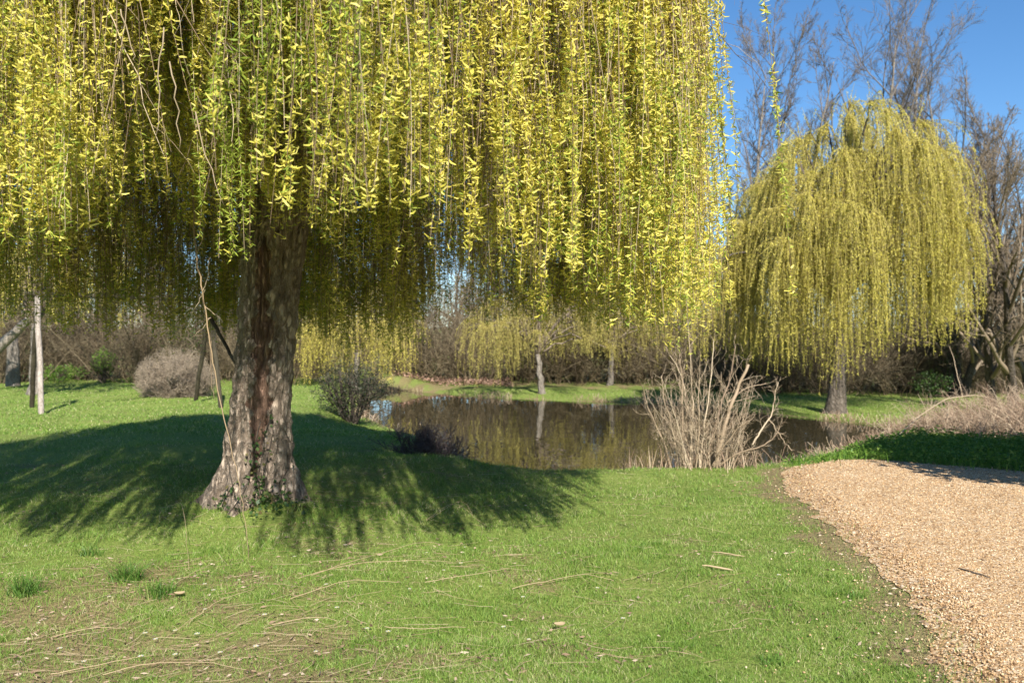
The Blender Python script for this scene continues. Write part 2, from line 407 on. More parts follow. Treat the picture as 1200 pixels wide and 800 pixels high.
k &= rng.uniform(0, 1, n) > .8*dryness(xx, dd)+.05
k &= rng.uniform(0, 1, n) < .45+.55*smooth(-.35, .4, Noise(12, .35)(xx, dd))
xx, dd = xx[k], dd[k]
hh = (.016+.020*rng.uniform(0, 1, len(xx))**2+.026*smooth(.1, .8, nh(xx, dd))*rng.uniform(0, 1, len(xx))+.008*nh2(xx, dd))*(.75+.055*dd)
blades(g, rng, xx, dd, np.maximum(hh, .011), rng.uniform(.0014, .003, len(xx))*(.55+.16*dd), 1.5)
n = 170000
dd = rng.uniform(14, 34, n); xx = rng.uniform(-.8, .8, n)*dd
sd = pond_sd(xx, dd); k = (sd > .1) & ((xx < -1) | (sd < 8)); xx, dd = xx[k], dd[k]
blades(g, rng, xx, dd, rng.uniform(.025, .06, len(xx)), rng.uniform(.009, .018, len(xx)), 1.2)
tag(obj('grass', g.mesh('grass'), M['grass']), 'short sunlit spring lawn grass around the pond', 'grass', kind='stuff')

# ------------------------------------------------------------------ leaf and straw litter
g = Geo(); n = 16000
y = rng.uniform(3.3, 11, n); x = rng.uniform(-.75, .68, n)*y
k = (rng.uniform(0, 1, n) < dryness(x, y)**1.3*1.1) & ~on_gravel(x-.45, y) | on_gravel(x, y) & (rng.uniform(0, 1, n) < .14); x, y = x[k], y[k]
p = np.stack([x, y, height(x, y)+rng.uniform(.008, .03, len(x))], -1)
dv = rng.normal(size=p.shape)*np.array([1, 1, .18])
leaves(g, p, dv, rng.uniform(.012, .05, len(x)), rng.uniform(.005, .016, len(x)), rng)
tag(obj('leaf_litter', g.mesh('leaf_litter'), M['litter']), 'brown dead leaves scattered over the thin grass', 'leaf litter', kind='stuff')
g = Geo(); n = 4200
y = rng.uniform(3.3, 10, n); x = rng.uniform(-.75, .3, n)*y
k = rng.uniform(0, 1, n) < .12+.75*dryness(x, y); x, y = x[k], y[k]
p = np.stack([x, y, height(x, y)+rng.uniform(.012, .035, len(x))], -1)
dv = np.stack([rng.normal(.5, 1., len(x)), rng.normal(0, 1., len(x)), rng.normal(0, .05, len(x))], -1)
P = path(p, dv, rng.uniform(.05, .28, len(x)), 5, .12, 0, rng); P[:, :, 2] = height(P[:, :, 0], P[:, :, 1])+.02
tubes(g, P, np.full(P.shape[:2], .0012), 3)
tag(obj('straw', g.mesh('straw'), M['straw']), 'thin dry willow straws lying on the near lawn', 'straw', kind='stuff')

# ------------------------------------------------------------------ foreground weeping willow
TR = np.array([at(287, 7.8), 7.8])
willow = thing('weeping_willow', 'huge weeping willow with thick split trunk and yellow catkins filling the top of the picture', 'tree', (0, 0, 0))
nb1, nb2, nb3 = Noise(21, .55, 3), Noise(22, .16, 3), Noise(23, .07, 3)
nth, nzz = 320, 280
th = np.linspace(0, 2*math.pi, nth, endpoint=False); zz = np.linspace(-.15, 3.5, nzz)
TH, ZZ = np.meshgrid(th, zz)
cx = np.interp(ZZ, [-.2, 0, .5, 1.6, 2.6, 3.5], [TR[0], TR[0], TR[0]+.1, TR[0]+.19, TR[0]+.27, TR[0]+.34])
cy = 7.85+0*ZZ
rad = np.interp(ZZ, [-.2, .0, .18, .45, .9, 1.6, 2.3, 3.0, 3.5], [.46, .41, .355, .295, .252, .24, .262, .31, .3])
lob = .05*np.sin(TH*3+.6)+.035*np.sin(TH*5+ZZ*.7+2)
rad = rad*(1+lob*(1+1.6*np.exp(-ZZ*2.2)))
# roots spreading at the foot
rad = rad+.15*np.exp(-np.maximum(ZZ, 0)/.22)*np.maximum(np.sin(TH*4+1.1), 0)**2
ca, sa = np.cos(TH), np.sin(TH)
wob = nb1(ca*.4, sa*.4, ZZ*.3)
rid = np.abs(np.sin(TH*9+3.0*wob+1.5*np.sin(ZZ*1.7)))
rad = rad+.042*(rid**.6-.65)+.016*nb2(ca*.35, sa*.35, ZZ*.3)+.010*nb3(ca*.35, sa*.35, ZZ*.5)+.007*np.abs(Noise(24, .045, 3)(ca*.35, sa*.35, ZZ*.3))
# split in the bark showing the heartwood, facing the viewer and a little right
tc_ = math.radians(-90)+.22+.12*np.sin(ZZ*2.1)-.05*ZZ
hw = np.interp(ZZ, [.25, .5, 1.0, 1.7, 2.2, 2.6], [.02, .2, .4, .38, .26, .02])*(1+.3*np.sin(ZZ*9)+.35*np.sin(ZZ*23+1)*np.sin(ZZ*5)+.25*np.sin(ZZ*41))*.85
dth = np.abs(np.angle(np.exp(1j*(TH-tc_))))
mask = (dth < hw) & (ZZ > .3) & (ZZ < 2.5)
rad = rad-.05*np.exp(-(dth/np.maximum(hw, .02))**4)*(ZZ > .25)*(ZZ < 2.6)
Vt = np.stack([cx+rad*ca, cy+rad*sa, ZZ+.06], -1)
i0 = np.arange(nzz-1)[:, None]*nth; j = np.arange(nth)[None, :]; j2 = (j+1) % nth
Qt = np.stack([i0+j, i0+j2, i0+nth+j2, i0+nth+j], -1)
mk = mask[:-1, :]
trunk = obj('trunk', make_mesh('willow_trunk', Vt, Qt[~mk], None, True), M['bark'], willow)
q = Qt[mk]; uq, inv = np.unique(q, return_inverse=True)
obj('exposed_heartwood', make_mesh('exposed_heartwood', Vt.reshape(-1, 3)[uq], inv.reshape(-1, 4), None, True), M['heart'], willow)['label'] = 'reddish bare wood where the bark has split away'

# hanging strands
CC = np.array([-2.1, 8.0]); RR = 4.15
def front_bottom(px):           # how low the near curtain hangs, in photograph rows
    return np.interp(px, [-600, 0, 60, 130, 200, 260, 300, 420, 500, 560, 600, 680, 740, 800, 860], [330, 300, 270, 225, 215, 250, 240, 245, 260, 310, 350, 368, 372, 385, 395])
clus = []
r = np.random.default_rng(77)
tries = 0
while len(clus) < 170 and tries < 6000:
    tries += 1
    a = r.uniform(0, 2*math.pi); shell = r.uniform() < .68
    rr_ = RR*(r.uniform(.8, 1.03) if shell else math.sqrt(r.uniform(.03, .64)))
    c = CC+rr_*np.array([math.cos(a), math.sin(a)])
    px = 600+c[0]/c[1]*F
    if any((c[0]-q[0])**2+(c[1]-q[1])**2 < (.30 if shell else .42)**2 for q in clus): continue
    if 505 < px < 545 and r.uniform() < .7: continue
    if px > 800: continue              # the thin place where sky shows through
    if 8 > c[1] and 270 < px < 372 and c[1] > 5.5 and r.uniform() < .5: continue
    clus.append((c[0], c[1], rr_, px))
clus += [(-.62, 3.35, 4.2, 420), (-.95, 3.45, 4.2, 333), (-.35, 3.6, 4.2, 505), (at(268, 5.3), 5.3, 2.6, 268), (at(800, 6.2), 6.2, 4., 800), (at(802, 7.4), 7.4, 4.0, 802), (at(792, 5.2), 5.2, 4.2, 792),
         (.6, 4.6, 4.2, 726), (at(215, 6.1), 6.1, 3.4, 215), (at(248, 5.9), 5.9, 3.2, 249), (at(300, 6.3), 6.3, 3, 300), (at(340, 6.0), 6., 3, 340), (at(232, 6.6), 6.6, 3, 232), (at(322, 5.6), 5.6, 3.2, 322), (.95, 5.0, 4.2, 784), (.25, 4.3, 4.2, 656), (at(806, 8.4), 8.4, 4.1, 806), (at(790, 6.7), 6.7, 4.1, 790), (at(812, 7.9), 7.9, 4.1, 812), (at(818, 6.9), 6.9, 4.1, 818), (at(86, 4.6), 4.6, 4.1, 86), (at(38, 4.4), 4.4, 4.1, 38), (at(112, 4.1), 4.1, 4.1, 112), (at(178, 4.9), 4.9, 4., 178), (at(60, 5.2), 5.2, 4., 60), (at(145, 5.4), 5.4, 4., 145)]
rb = np.random.default_rng(78)
for a in np.linspace(.05, math.pi-.05, 46):
    q = rb.uniform(2.3, 4.1); x, y = CC[0]+q*math.cos(a), CC[1]+q*math.sin(a)
    if not 500 < 600+x/y*F < 545 and 600+x/y*F < 805: clus.append((x, y, q, 600+x/y*F))
for x, y in [(-4.2, 4.0), (-4.9, 4.6), (-5.6, 5.2), (-4.0, 4.7), (-5.0, 3.7), (-6.1, 6.0), (-5.4, 4.4), (-3.9, 5.4), (-6.3, 7.2)]: clus.append((x, y, 4.1, 600+x/y*F))
TOPS = [(at(a_, d_), d_, 1.2, a_) for a_, d_ in [(282, 7.0), (296, 6.7), (310, 7.1), (322, 6.8), (336, 7.0), (350, 6.7), (364, 7.1), (305, 6.5), (344, 6.4), (274, 6.8)]]
clus += TOPS
SP, SLEAF, SYEL, SBACK = [], [], [], []
NP = 14
anchors = []
for (x, y, rr_, px) in clus:
    H = 7.4-.125*rr_**2+r.normal(0, .2)
    front = y < 6.6 or (x > .6)
    if front: yb = front_bottom(px)+r.normal(0, 16)
    elif y < 8.6: yb = min(front_bottom(px)+r.uniform(0, 80), 330 if not 275 < px < 372 else 262)
    else: yb = np.interp(px, [0, 100, 480, 530, 600, 860], [372, 382, 388, 345, 368, 378])+r.normal(0, 14)
    if abs(px-268) < 1: yb = 318
    if (x, y, rr_, px) in TOPS: yb = r.uniform(255, 288)
    zb = max(1.15, EYE+(400-yb)/F*y)
    hh_ = (x+2.3)*.242-(y-7.5)*.97; pp_ = abs((x+2.3)*.97+(y-7.5)*.242)
    if hh_ > 1.2 and pp_ < .52 and y > 3.5 and abs(px-268) > 1: zb = max(zb, .74*hh_+1.6+r.normal(0, .2))
    if zb > H-1.0: zb = H-1.0
    anchors.append((x, y, H, zb))
    ns = int(r.integers(20, 34)*(1.0 if y < 9 else 1.25))
    if abs(px-268) < 1: ns = 12
    brown = 545 < px < 655 and r.uniform() < .6 or (x, y, rr_, px) in TOPS
    leafy = np.clip(r.normal(.88, .2), .3, 1.1) if front else np.clip(r.normal(.72, .28), .08, 1)
    if brown: leafy = r.uniform(.12, .42)
    yel = np.clip(r.normal(.66, .2), .1, .92)
    if abs(px-268) < 1: leafy, yel = 1.15, .08
    cs = r.normal(0, .055)
    for _ in range(ns):
        ang = r.uniform(0, 6.28); off = abs(r.normal(0, .19))
        ox, oy = off*math.cos(ang), off*math.sin(ang)
        top = H-r.uniform(0, .5); bot = zb+abs(r.normal(0, .28))+(.9*r.uniform() if r.uniform() < .22 else 0)
        if top-bot < .6: top = bot+.8
        t = np.linspace(0, 1, NP); z = top+(bot-top)*t
        arch = np.exp(-t*6)
        wx, wy = r.normal(0, .05, 2); ph = r.uniform(0, 6.28, 2); sw = r.uniform(.015, .075)
        slant = cs+r.normal(0, .05)+(r.normal(0, .2) if r.uniform() < .12 else 0)
        P = np.stack([x+ox*(1-arch)+wx*t+slant*t*1.2+sw*np.sin(t*r.uniform(3, 8)+ph[0]),
                      y+oy*(1-arch)+wy*t+sw*np.sin(t*r.uniform(3, 8)+ph[1]), z+.15*arch*(t < .3)], -1)
        SP.append(P); SLEAF.append(np.clip(leafy*r.uniform(.55, 1.25), .05, 1.2)); SYEL.append(np.clip(yel+r.normal(0, .15), 0, 1)); SBACK.append(y)
SP = np.array(SP); SLEAF = np.array(SLEAF); SYEL = np.array(SYEL); SBACK = np.array(SBACK)
gt, gl, gc = Geo(), Geo(), Geo()
SR = np.linspace(.0042, .0016, NP)[None, :]*r.uniform(.7, 1.35, (len(SP), 1))
tubes(gt, SP, SR, 3)
Ls = lens(SP)
space = np.where(SBACK < 6.6, .0046, np.where(SBACK < 9, .0095, .012))
cnt = (Ls/space*SLEAF).astype(int)
idx = np.repeat(np.arange(len(SP)), cnt); t = r.uniform(.02, 1, len(idx))
# foliage comes in bursts along a strand
burst = np.sin(t*Ls[idx]*r.uniform(7, 11, len(SP))[idx]+r.uniform(0, 6.28, len(SP))[idx])
p_, _, _, _ = sample(SP[idx], t); cl_ = Noise(31, .75, 3)(p_[:, 0], p_[:, 1], p_[:, 2]*.7)+.7*Noise(32, .28, 3)(p_[:, 0], p_[:, 1], p_[:, 2])
k = r.uniform(0, 1, len(idx)) < np.clip(.6+.38*burst+.45*cl_, .06, 1)
zone_ = .28*Noise(33, 1.3, 3)(p_[:, 0], p_[:, 1], p_[:, 2])[k]
idx, t = idx[k], t[k]
nodes_ = np.maximum((Ls[idx]/.026).astype(int), 4); t = np.clip((np.floor(t*nodes_)+.5)/nodes_+r.normal(0, .0012, len(t)), .01, .999)
pos, tan, _, _ = sample(SP[idx], t)
az = r.uniform(0, 6.28, len(idx))
dv = np.stack([np.cos(az), np.sin(az), r.normal(-.25, .75, len(idx))], -1)
isy = r.uniform(0, 1, len(idx)) < SYEL[idx]+zone_
big = np.where(SBACK[idx] < 4.3, .95, 1.)*np.where(SBACK[idx] < 6.6, 1.2, np.where(SBACK[idx] < 9, 1.45, 1.8))
a_ = isy
catkins(gc, pos[a_], dv[a_], r.uniform(.012, .042, a_.sum())*big[a_], r.uniform(.005, .0095, a_.sum())*big[a_], r)
a_ = ~isy
leaves(gl, pos[a_], dv[a_]+np.array([0, 0, -.25]), r.uniform(.012, .05, a_.sum())*big[a_], r.uniform(.004, .0095, a_.sum())*big[a_], r)
print('willow strands', len(SP), 'pieces', len(idx))
crown = obj('crown', gl.mesh('willow_crown_leaves'), M['leaf'], willow)
obj('catkins', gc.mesh('willow_catkins'), M['catkin'], crown)
obj('hanging_twigs', gt.mesh('willow_hanging_twigs'), M['twig'], crown)
# limbs and the boughs that carry the clusters
limbs = []
base = np.array([TR[0]+.33, 7.85, 3.3])
for a, rl, h in [(-1.9, 3.0, 5.9), (-.75, 2.9, 6.0), (.25, 2.7, 6.3), (1.3, 2.8, 6.2), (2.3, 2.9, 6.1), (3.4, 3.0, 6.0), (-2.7, 3., 5.7), (.9, .9, 7.1)]:
    e = np.array([base[0]+rl*math.cos(a), base[1]+rl*math.sin(a), h]); s = np.linspace(0, 1, 12)[:, None]
    st = base+np.array([.18*math.cos(a), .18*math.sin(a), -.25])
    mid = st*.45+e*.55+np.array([0, 0, .9])
    P = st*(1-s)**2+2*mid*s*(1-s)+e*s*s
    P[1:-1] += r.normal(0, .05, (10, 3))
    limbs.append(P)
    gg = Geo(); tubes(gg, P[None], np.linspace(.17, .05, 12)[None], 8)
    obj('limb', gg.mesh('willow_limb', True), M['bark'], willow)
LP = np.concatenate([l[3:] for l in limbs])
bo = []
for (x, y, H, zb) in anchors:
    e = np.array([x, y, H]); dd_ = np.linalg.norm(LP-e, axis=1)+np.maximum(LP[:, 2]-H-.3, 0)*2
    st = LP[np.argmin(dd_)]; s = np.linspace(0, 1, 8)[:, None]
    mid = (st+e)/2+np.array([0, 0, .35*np.linalg.norm(e-st)*.6])
    P = st*(1-s)**2+2*mid*s*(1-s)+e*s*s; P[1:-1] += r.normal(0, .03, (6, 3)); bo.append(P)
bo = np.array(bo); gg = Geo(); tubes(gg, bo, np.linspace(.032, .009, 8)[None].repeat(len(bo), 0), 5)
# side twigs reaching the single strands and the tangle inside the crown
lv = grow(r, bo, np.linspace(.03, .009, 8)[None].repeat(len(bo), 0), [dict(m=7, ang=40, ratio=.55, rmin=.004, n=6, up=-.5, jit=.16), dict(m=4, ang=40, ratio=.6, rmin=.0022, n=5, up=-.9, jit=.15)])
for P, R in lv[1:]: tubes(gg, P, R, 3)
nt_ = 420; a = r.uniform(0, 6.28, nt_); q = 3.7*np.sqrt(r.uniform(.02, 1, nt_))
st = np.stack([CC[0]+q*np.cos(a), CC[1]+q*np.sin(a), r.uniform(3.0, 5.4, nt_)], -1)
P = path(st, np.stack([r.normal(0, .8, nt_), r.normal(0, .8, nt_), r.normal(-.5, .5, nt_)], -1), r.uniform(.5, 1.5, nt_), 9, .12, -.9, r)
for P_, R_ in grow(r, P, np.linspace(.006, .002, 9)[None].repeat(nt_, 0), [dict(m=4, t0=.1, ang=40, ratio=.45, rmin=.0018, n=6, up=-.6, jit=.15)]): tubes(gg, P_, R_, 3)
obj('boughs', gg.mesh('willow_boughs'), M['twig'], willow)

# bare pale twigs standing out against the leaves, each part of the tree
g = Geo(); PT = []
for pts, dpt in [([(140, 10), (150, 45), (148, 70)], 3.9), ([(190, 35), (180, 90), (172, 160)], 3.8), ([(200, 70), (204, 120), (202, 172)], 3.8), ([(140, 60), (128, 130), (108, 198)], 4.2),
                 ([(75, 120), (88, 150), (105, 185)], 4.2), ([(230, 130), (236, 190), (252, 236)], 4.3), ([(600, 10), (590, 60), (583, 140)], 4.6), ([(690, 100), (684, 140), (678, 190)], 4.8),
                 ([(755, 160), (770, 200), (800, 250)], 5.0), ([(640, 235), (655, 245), (672, 232)], 5.0), ([(418, 12), (420, 70), (424, 120)], 3.9), ([(560, 250), (575, 225), (590, 210)], 4.8)]:
    c = np.array([(at(a, dpt), dpt, zat(b, dpt)) for a, b in pts]); s = np.linspace(0, 1, 8)[:, None]
    P = c[0]*(1-s)**2+2*c[1]*s*(1-s)+c[2]*s*s; P[:, 1] += .1*s[:, 0]; P += r.normal(0, .009, P.shape)
    PT.append(P)
for P in PT:
    g = Geo(); tubes(g, P[None], np.linspace(.004, .0018, 8)[None], 4)
    obj('bare_twig', g.mesh('willow_bare_twig'), M['pale_twig'], crown)

# the long dead branch hanging left of the trunk down to the grass
def px_curve(pts, n=24, jit=.004):
    c = np.array([(at(a, d_), d_, zat(b, d_)) for a, b, d_ in pts]); u_ = np.linspace(0, len(c)-1, n)
    P = np.stack([np.interp(u_, np.arange(len(c)), c[:, k_]) for k_ in range(3)], -1)
    for _ in range(2): P[1:-1] = (P[:-2]+2*P[1:-1]+P[2:])/4
    return P+r.normal(0, jit, P.shape)
db = thing('dead_branch', 'long thin dead branch hanging left of the big willow trunk down to the grass', 'branch')
g = Geo()
P = px_curve([(226, 225, 6.6), (230, 300, 6.5), (240, 355, 6.5), (247, 410, 6.45), (258, 470, 6.4), (274, 535, 6.3), (286, 595, 6.2), (291, 655, 6.08)], 40)
tubes(g, P[None], np.linspace(.0075, .0018, 40)[None], 6)
obj('stem', g.mesh('dead_branch_stem', True), M['twig'], db)
g = Geo(); tw = [px_curve(q, 12) for q in [[(240, 358, 6.5), (250, 367, 6.45), (262, 376, 6.4)], [(240, 340, 6.5), (226, 365, 6.6), (216, 395, 6.6)], [(246, 372, 6.5), (238, 385, 6.5), (224, 396, 6.5)],
                                         [(230, 300, 6.5), (238, 280, 6.4), (230, 255, 6.3)], [(247, 400, 6.45), (247, 440, 6.5), (252, 470, 6.5)], [(236, 345, 6.5), (244, 325, 6.5), (245, 300, 6.5)]]]
tubes(g, np.array(tw), np.linspace(.0042, .0022, 12)[None].repeat(len(tw), 0), 4)
obj('twig', g.mesh('dead_branch_twigs'), M['pale_twig'], db)
g = Geo(); P = px_curve([(247, 372, 8.4), (262, 400, 8.3), (277, 428, 8.2)], 10); tubes(g, P[None], np.linspace(.022, .016, 10)[None], 6)
tag(obj('broken_branch', g.mesh('broken_branch', True), M['bark_dark']), 'short dark broken branch slanting against the left side of the big trunk', 'branch')

# ivy on the foot of the trunk
iv = thing('ivy_plant', 'ivy creeping up the foot of the big willow trunk', 'ivy')
g, gs = Geo(), Geo()
st_, pp = [], []
for a in np.radians([-96, -84, -74, -62, -50, -38, -20, -70, -58]):
    zt = np.linspace(.02, r.uniform(.3, 1.0), 10); aa = a+.12*np.sin(zt*7+a*5)
    ix = np.clip(((zt+.09)/3.65*(nzz-1)).astype(int), 0, nzz-1); jx = ((aa % (2*math.pi))/(2*math.pi)*nth).astype(int) % nth
    P = Vt[ix, jx]+np.stack([np.cos(aa), np.sin(aa), aa*0], -1)*.012; st_.append(P)
    m_ = r.integers(18, 45); s_ = r.integers(0, 9, m_); w_ = r.uniform(0, 1, m_)[:, None]
    pp.append(P[s_]*(1-w_)+P[np.minimum(s_+1, 9)]*w_+np.stack([np.cos(aa[s_]), np.sin(aa[s_]), aa[s_]*0], -1)*r.uniform(.0, .05, (m_, 1))+r.normal(0, .03, (m_, 3)))
tubes(gs, np.array(st_), np.full((len(st_), 10), .005), 4)
m_ = 260; q = np.stack([TR[0]+.3+r.normal(0, .22, m_), 7.45+r.normal(0, .14, m_), np.zeros(m_)], -1); q[:, 2] = height(q[:, 0], q[:, 1])+r.uniform(.01, .12, m_); pp.append(q)
pp = np.concatenate(pp)
leaves(g, pp, r.normal(size=pp.shape)+np.array([.1, -.6, -.2]), r.uniform(.025, .05, len(pp)), r.uniform(.022, .042, len(pp)), r)
obj('leaves', g.mesh('ivy_leaves'), M['ivy'], iv); obj('stems', gs.mesh('ivy_stems'), M['bark_dark'], iv)

# ------------------------------------------------------------------ other weeping willows
def weeping(seed, label, loc, H, R, nclump, nstr, trunk_r, leafmat, bark, lean=(0, 0), bottom=None, step=.034, lw=(.07, .0165), thin=.0065, extra=()):
    """bottom(x, y) gives the lowest height of the strands above the foot"""
    r = np.random.default_rng(seed)
    t = thing('weeping_willow', label, 'tree', loc)
    zf = H*.3
    s = np.linspace(0, 1, 10)
    P = np.stack([lean[0]*s**1.3, lean[1]*s, s*zf*1.25-.2], -1); P[1:, :2] += r.normal(0, .02, (9, 2))
    g = Geo(); tubes(g, P[None], (trunk_r*(1+.6*np.exp(-s*9))*(1-.3*s))[None], 12)
    obj('trunk', g.mesh('willow_trunk_far', True), bark, t)
    top = P[-1]
    # clump heads over a dome
    heads = []
    for i in range(nclump):
        f = (i+.5)/nclump; rr = math.sqrt(f)*.93; a = i*2.39996+r.normal(0, .25)
        heads.append((R*rr*math.cos(a), R*rr*math.sin(a), H*(1-.46*rr**3)*(r.uniform(.6, 1) if r.uniform() < .55 else r.uniform(.93, 1.06))))
    heads = [h_ for h_ in heads if Noise(seed, R*.8)(h_[0], h_[1]) > -.7]
    heads = np.array(heads); heads[:, 2] *= 1.03-.16*np.abs(heads[:, 0]/R-.45)
    heads = heads+np.array([lean[0], lean[1], 0])
    if len(extra): heads = np.concatenate([heads, np.array(extra)])
    g = Geo(); bs = []
    for e in heads:
        s = np.linspace(0, 1, 9)[:, None]; mid = top*.5+e*.5+np.array([0, 0, .18*H])
        q = top*(1-s)**2+2*mid*s*(1-s)+e*s*s; q[1:-1] += r.normal(0, .03*R/3, (7, 3)); bs.append(q)
    bs = np.array(bs); tubes(g, bs, (np.linspace(trunk_r*.3, .018, 9)[None]).repeat(len(bs), 0), 5)
    obj('limbs', g.mesh('willow_limbs_far'), M['bark'] if bark is M['bark_grey'] else bark, t)
    SPs = []
    for e in heads:
        out = nrm(np.array([e[0]-lean[0], e[1]-lean[1], 0])+1e-6); sp = r.uniform(.5, 1.25)*R/4; hem = r.normal(0, .28)
        for _ in range(nstr):
            a = r.uniform(0, 6.28); q = abs(r.normal(.55, .35))*sp
            ex, ey = e[0]+q*math.cos(a)+out[0]*sp*.5, e[1]+q*math.sin(a)+out[1]*sp*.5
            zb = max(.2, (bottom(ex, ey) if bottom else .8)+hem)
            span = max(e[2]-zb, .5); ln_ = min(span, abs(r.normal(.7, .25))*span*(.5 if r.uniform() < .45 else 1.)+.3)
            s = np.linspace(0, 1, 9); k_ = 1-np.exp(-s*4.5)
            z = e[2]+.22*sp*np.sin(np.minimum(s*5, 3.14))-ln_*np.maximum(s-.06, 0)
            SPs.append(np.stack([e[0]+(ex-e[0])*k_+r.normal(0, .12)*s+.03*np.sin(s*9+r.uniform(0, 6)), e[1]+(ey-e[1])*k_+r.normal(0, .12)*s, z+r.normal(0, .05)], -1))
        m_ = max(2, nstr//12)
        for _ in range(m_):                                        # young shoots pointing up
            d_ = nrm(np.array([r.normal(0, .35), r.normal(0, .35), 1.])); s = np.linspace(0, 1, 9)[:, None]
            SPs.append(e+d_*s*r.uniform(.2, .75)*H*.13)
    SPs = np.array(SPs); gt = Geo(); tubes(gt, SPs, np.linspace(thin, thin*.6, 9)[None].repeat(len(SPs), 0), 3)
    Ls = lens(SPs); cnt = np.maximum((Ls/step*r.uniform(.5, 1.2, len(Ls))).astype(int), 3); idx = np.repeat(np.arange(len(SPs)), cnt)
    pos, tan, _, _ = sample(SPs[idx], r.uniform(.05, 1, len(idx)))
    a = r.uniform(0, 6.28, len(idx)); dv = np.stack([np.cos(a)*.6, np.sin(a)*.6, r.normal(-.75, .3, len(idx))], -1)
    gl = Geo(); leaves(gl, pos, dv, r.uniform(.6, 1.4, len(idx))*lw[0], r.uniform(.7, 1.3, len(idx))*lw[1], r)
    c = obj('crown', gl.mesh('far_willow_leaves'), leafmat, t)
    obj('hanging_twigs', gt.mesh('far_willow_twigs'), M['far_strand'], c)
    return t
M['far_strand'] = island_mat('yellow_willow_twig', [(0, (.22, .17, .05)), (1, (.46, .38, .1))], 0)

z0 = hz(9.35, 23.6)
def bot_right(x, y): return np.interp(x, [-4.5, -3, -1.5, 0, 2, 4.5], [1.5, 1.5, 1.0, 1.35, 1.8, 2.6])+.25*math.sin(x*5+y*3)
weeping(31, 'tall yellow weeping willow on the grassy bank right of the pond', (9.25, 23.6, z0), 8.7, 3.3, 96, 42, .25, M['farleaf'], M['bark_mid'], (.15, 0), bot_right, extra=[(-3.5, .2, 4.6), (-4.0, .4, 4.0), (-4.3, -.2, 3.6), (-3.6, -.7, 4.2), (-3.9, 1.0, 3.9)])
def bot_mid(x, y): return np.interp(x, [-3, -1.5, 0, 3], [.45, .5, 1.6, 1.9])+.25*math.sin(x*6+y*2)
weeping(32, 'small pale weeping willow with a slim trunk on the far bank behind the water', (at(635, 32), 32, hz(at(635, 32), 32)), 4.6, 2.9, 50, 22, .13, M['paleleaf'], M['bark_grey'], (-.15, 0), bot_mid, .08, (.08, .024))
def bot_low(x, y): return .5+.3*math.sin(x*5+y)
weeping(33, 'yellow weeping willow behind the dark bush where the pond meets the lawn', (-5.9, 31, hz(-5.9, 31)), 4.6, 2.3, 45, 26, .14, M['farleaf'], M['bark_grey'], (.1, 0), bot_low, .08, (.08, .024))
def bot_l2(x, y): return 2.3+.35*math.sin(x*4+y)
weeping(34, 'yellow weeping willow above the swing frame at the left edge', (-14.2, 24.5, hz(-14.2, 24.5)), 6.2, 2.6, 45, 26, .16, M['farleaf'], M['bark_grey'], (.1, 0), bot_l2, .08, (.08, .024))
def bot_m2(x, y): return 1.0+.4*math.sin(x*5+y)
weeping(35, 'sparse olive weeping willow standing in front of the thicket beyond the far bank', (at(715, 37), 37, hz(at(715, 37), 37)), 5.4, 2.6, 40, 18, .14, M['paleleaf'], M['bark_grey'], (.1, 0), bot_m2, .1, (.09, .024))

# ------------------------------------------------------------------ bare trees
def bare_tree(seed, label, loc, H, lv, tr, twigmat, bark, rz=0, stems=1, group=None, spread=.25, fork=.35):
    r = np.random.default_rng(seed); t = thing('bare_tree', label, 'tree', loc, rz, 1., group)
    N = stems; P = path(np.zeros((N, 3))+r.normal(0, .12, (N, 3))*np.array([1, 1, 0])*(N > 1)-np.array([0, 0, .15]), np.stack([r.normal(0, spread*(N > 1), N), r.normal(0, spread*(N > 1), N), np.ones(N)], -1),
                        np.full(N, H)*r.uniform(.85, 1., N), 9, .05, .25, r)
    R = tr*np.linspace(1, .12, 9)[None].repeat(N, 0); R[:, 0] *= 1.3
    out = grow(r, P, R, lv)
    g = Geo(); tubes(g, P, R, 8); obj('trunk', g.mesh('bare_trunk', True), bark, t)
    g = Geo()
    for i, (P_, R_) in enumerate(out[1:]): tubes(g, P_, R_, 5 if i == 0 else 3)
    obj('crown', g.mesh('bare_crown'), twigmat, t)
    return t
LV_TALL = [dict(m=14, t0=.2, ang=30, ratio=.38, rmin=.03, n=7, up=.6, jit=.09, tap=.5), dict(m=9, t0=.15, ang=32, ratio=.44, rmin=.016, n=5, up=.4, jit=.12), dict(m=7, t0=.15, ang=34, ratio=.5, rmin=.0115, n=4, up=.3, jit=.12), dict(m=6, t0=.1, ang=32, ratio=.75, rmin=.0076, n=3, up=.1, jit=.1)]
LV_WIDE = [dict(m=14, t0=.2, ang=36, ratio=.5, rmin=.034, n=7, up=.65, jit=.1, tap=.5), dict(m=9, t0=.15, ang=34, ratio=.47, rmin=.017, n=5, up=.4, jit=.13), dict(m=7, t0=.15, ang=36, ratio=.5, rmin=.0115, n=4, up=.2, jit=.12), dict(m=6, t0=.1, ang=34, ratio=.75, rmin=.0076, n=3, up=.1, jit=.1)]
def on(px, d): x = at(px, d); return (x, d, hz(x, d))
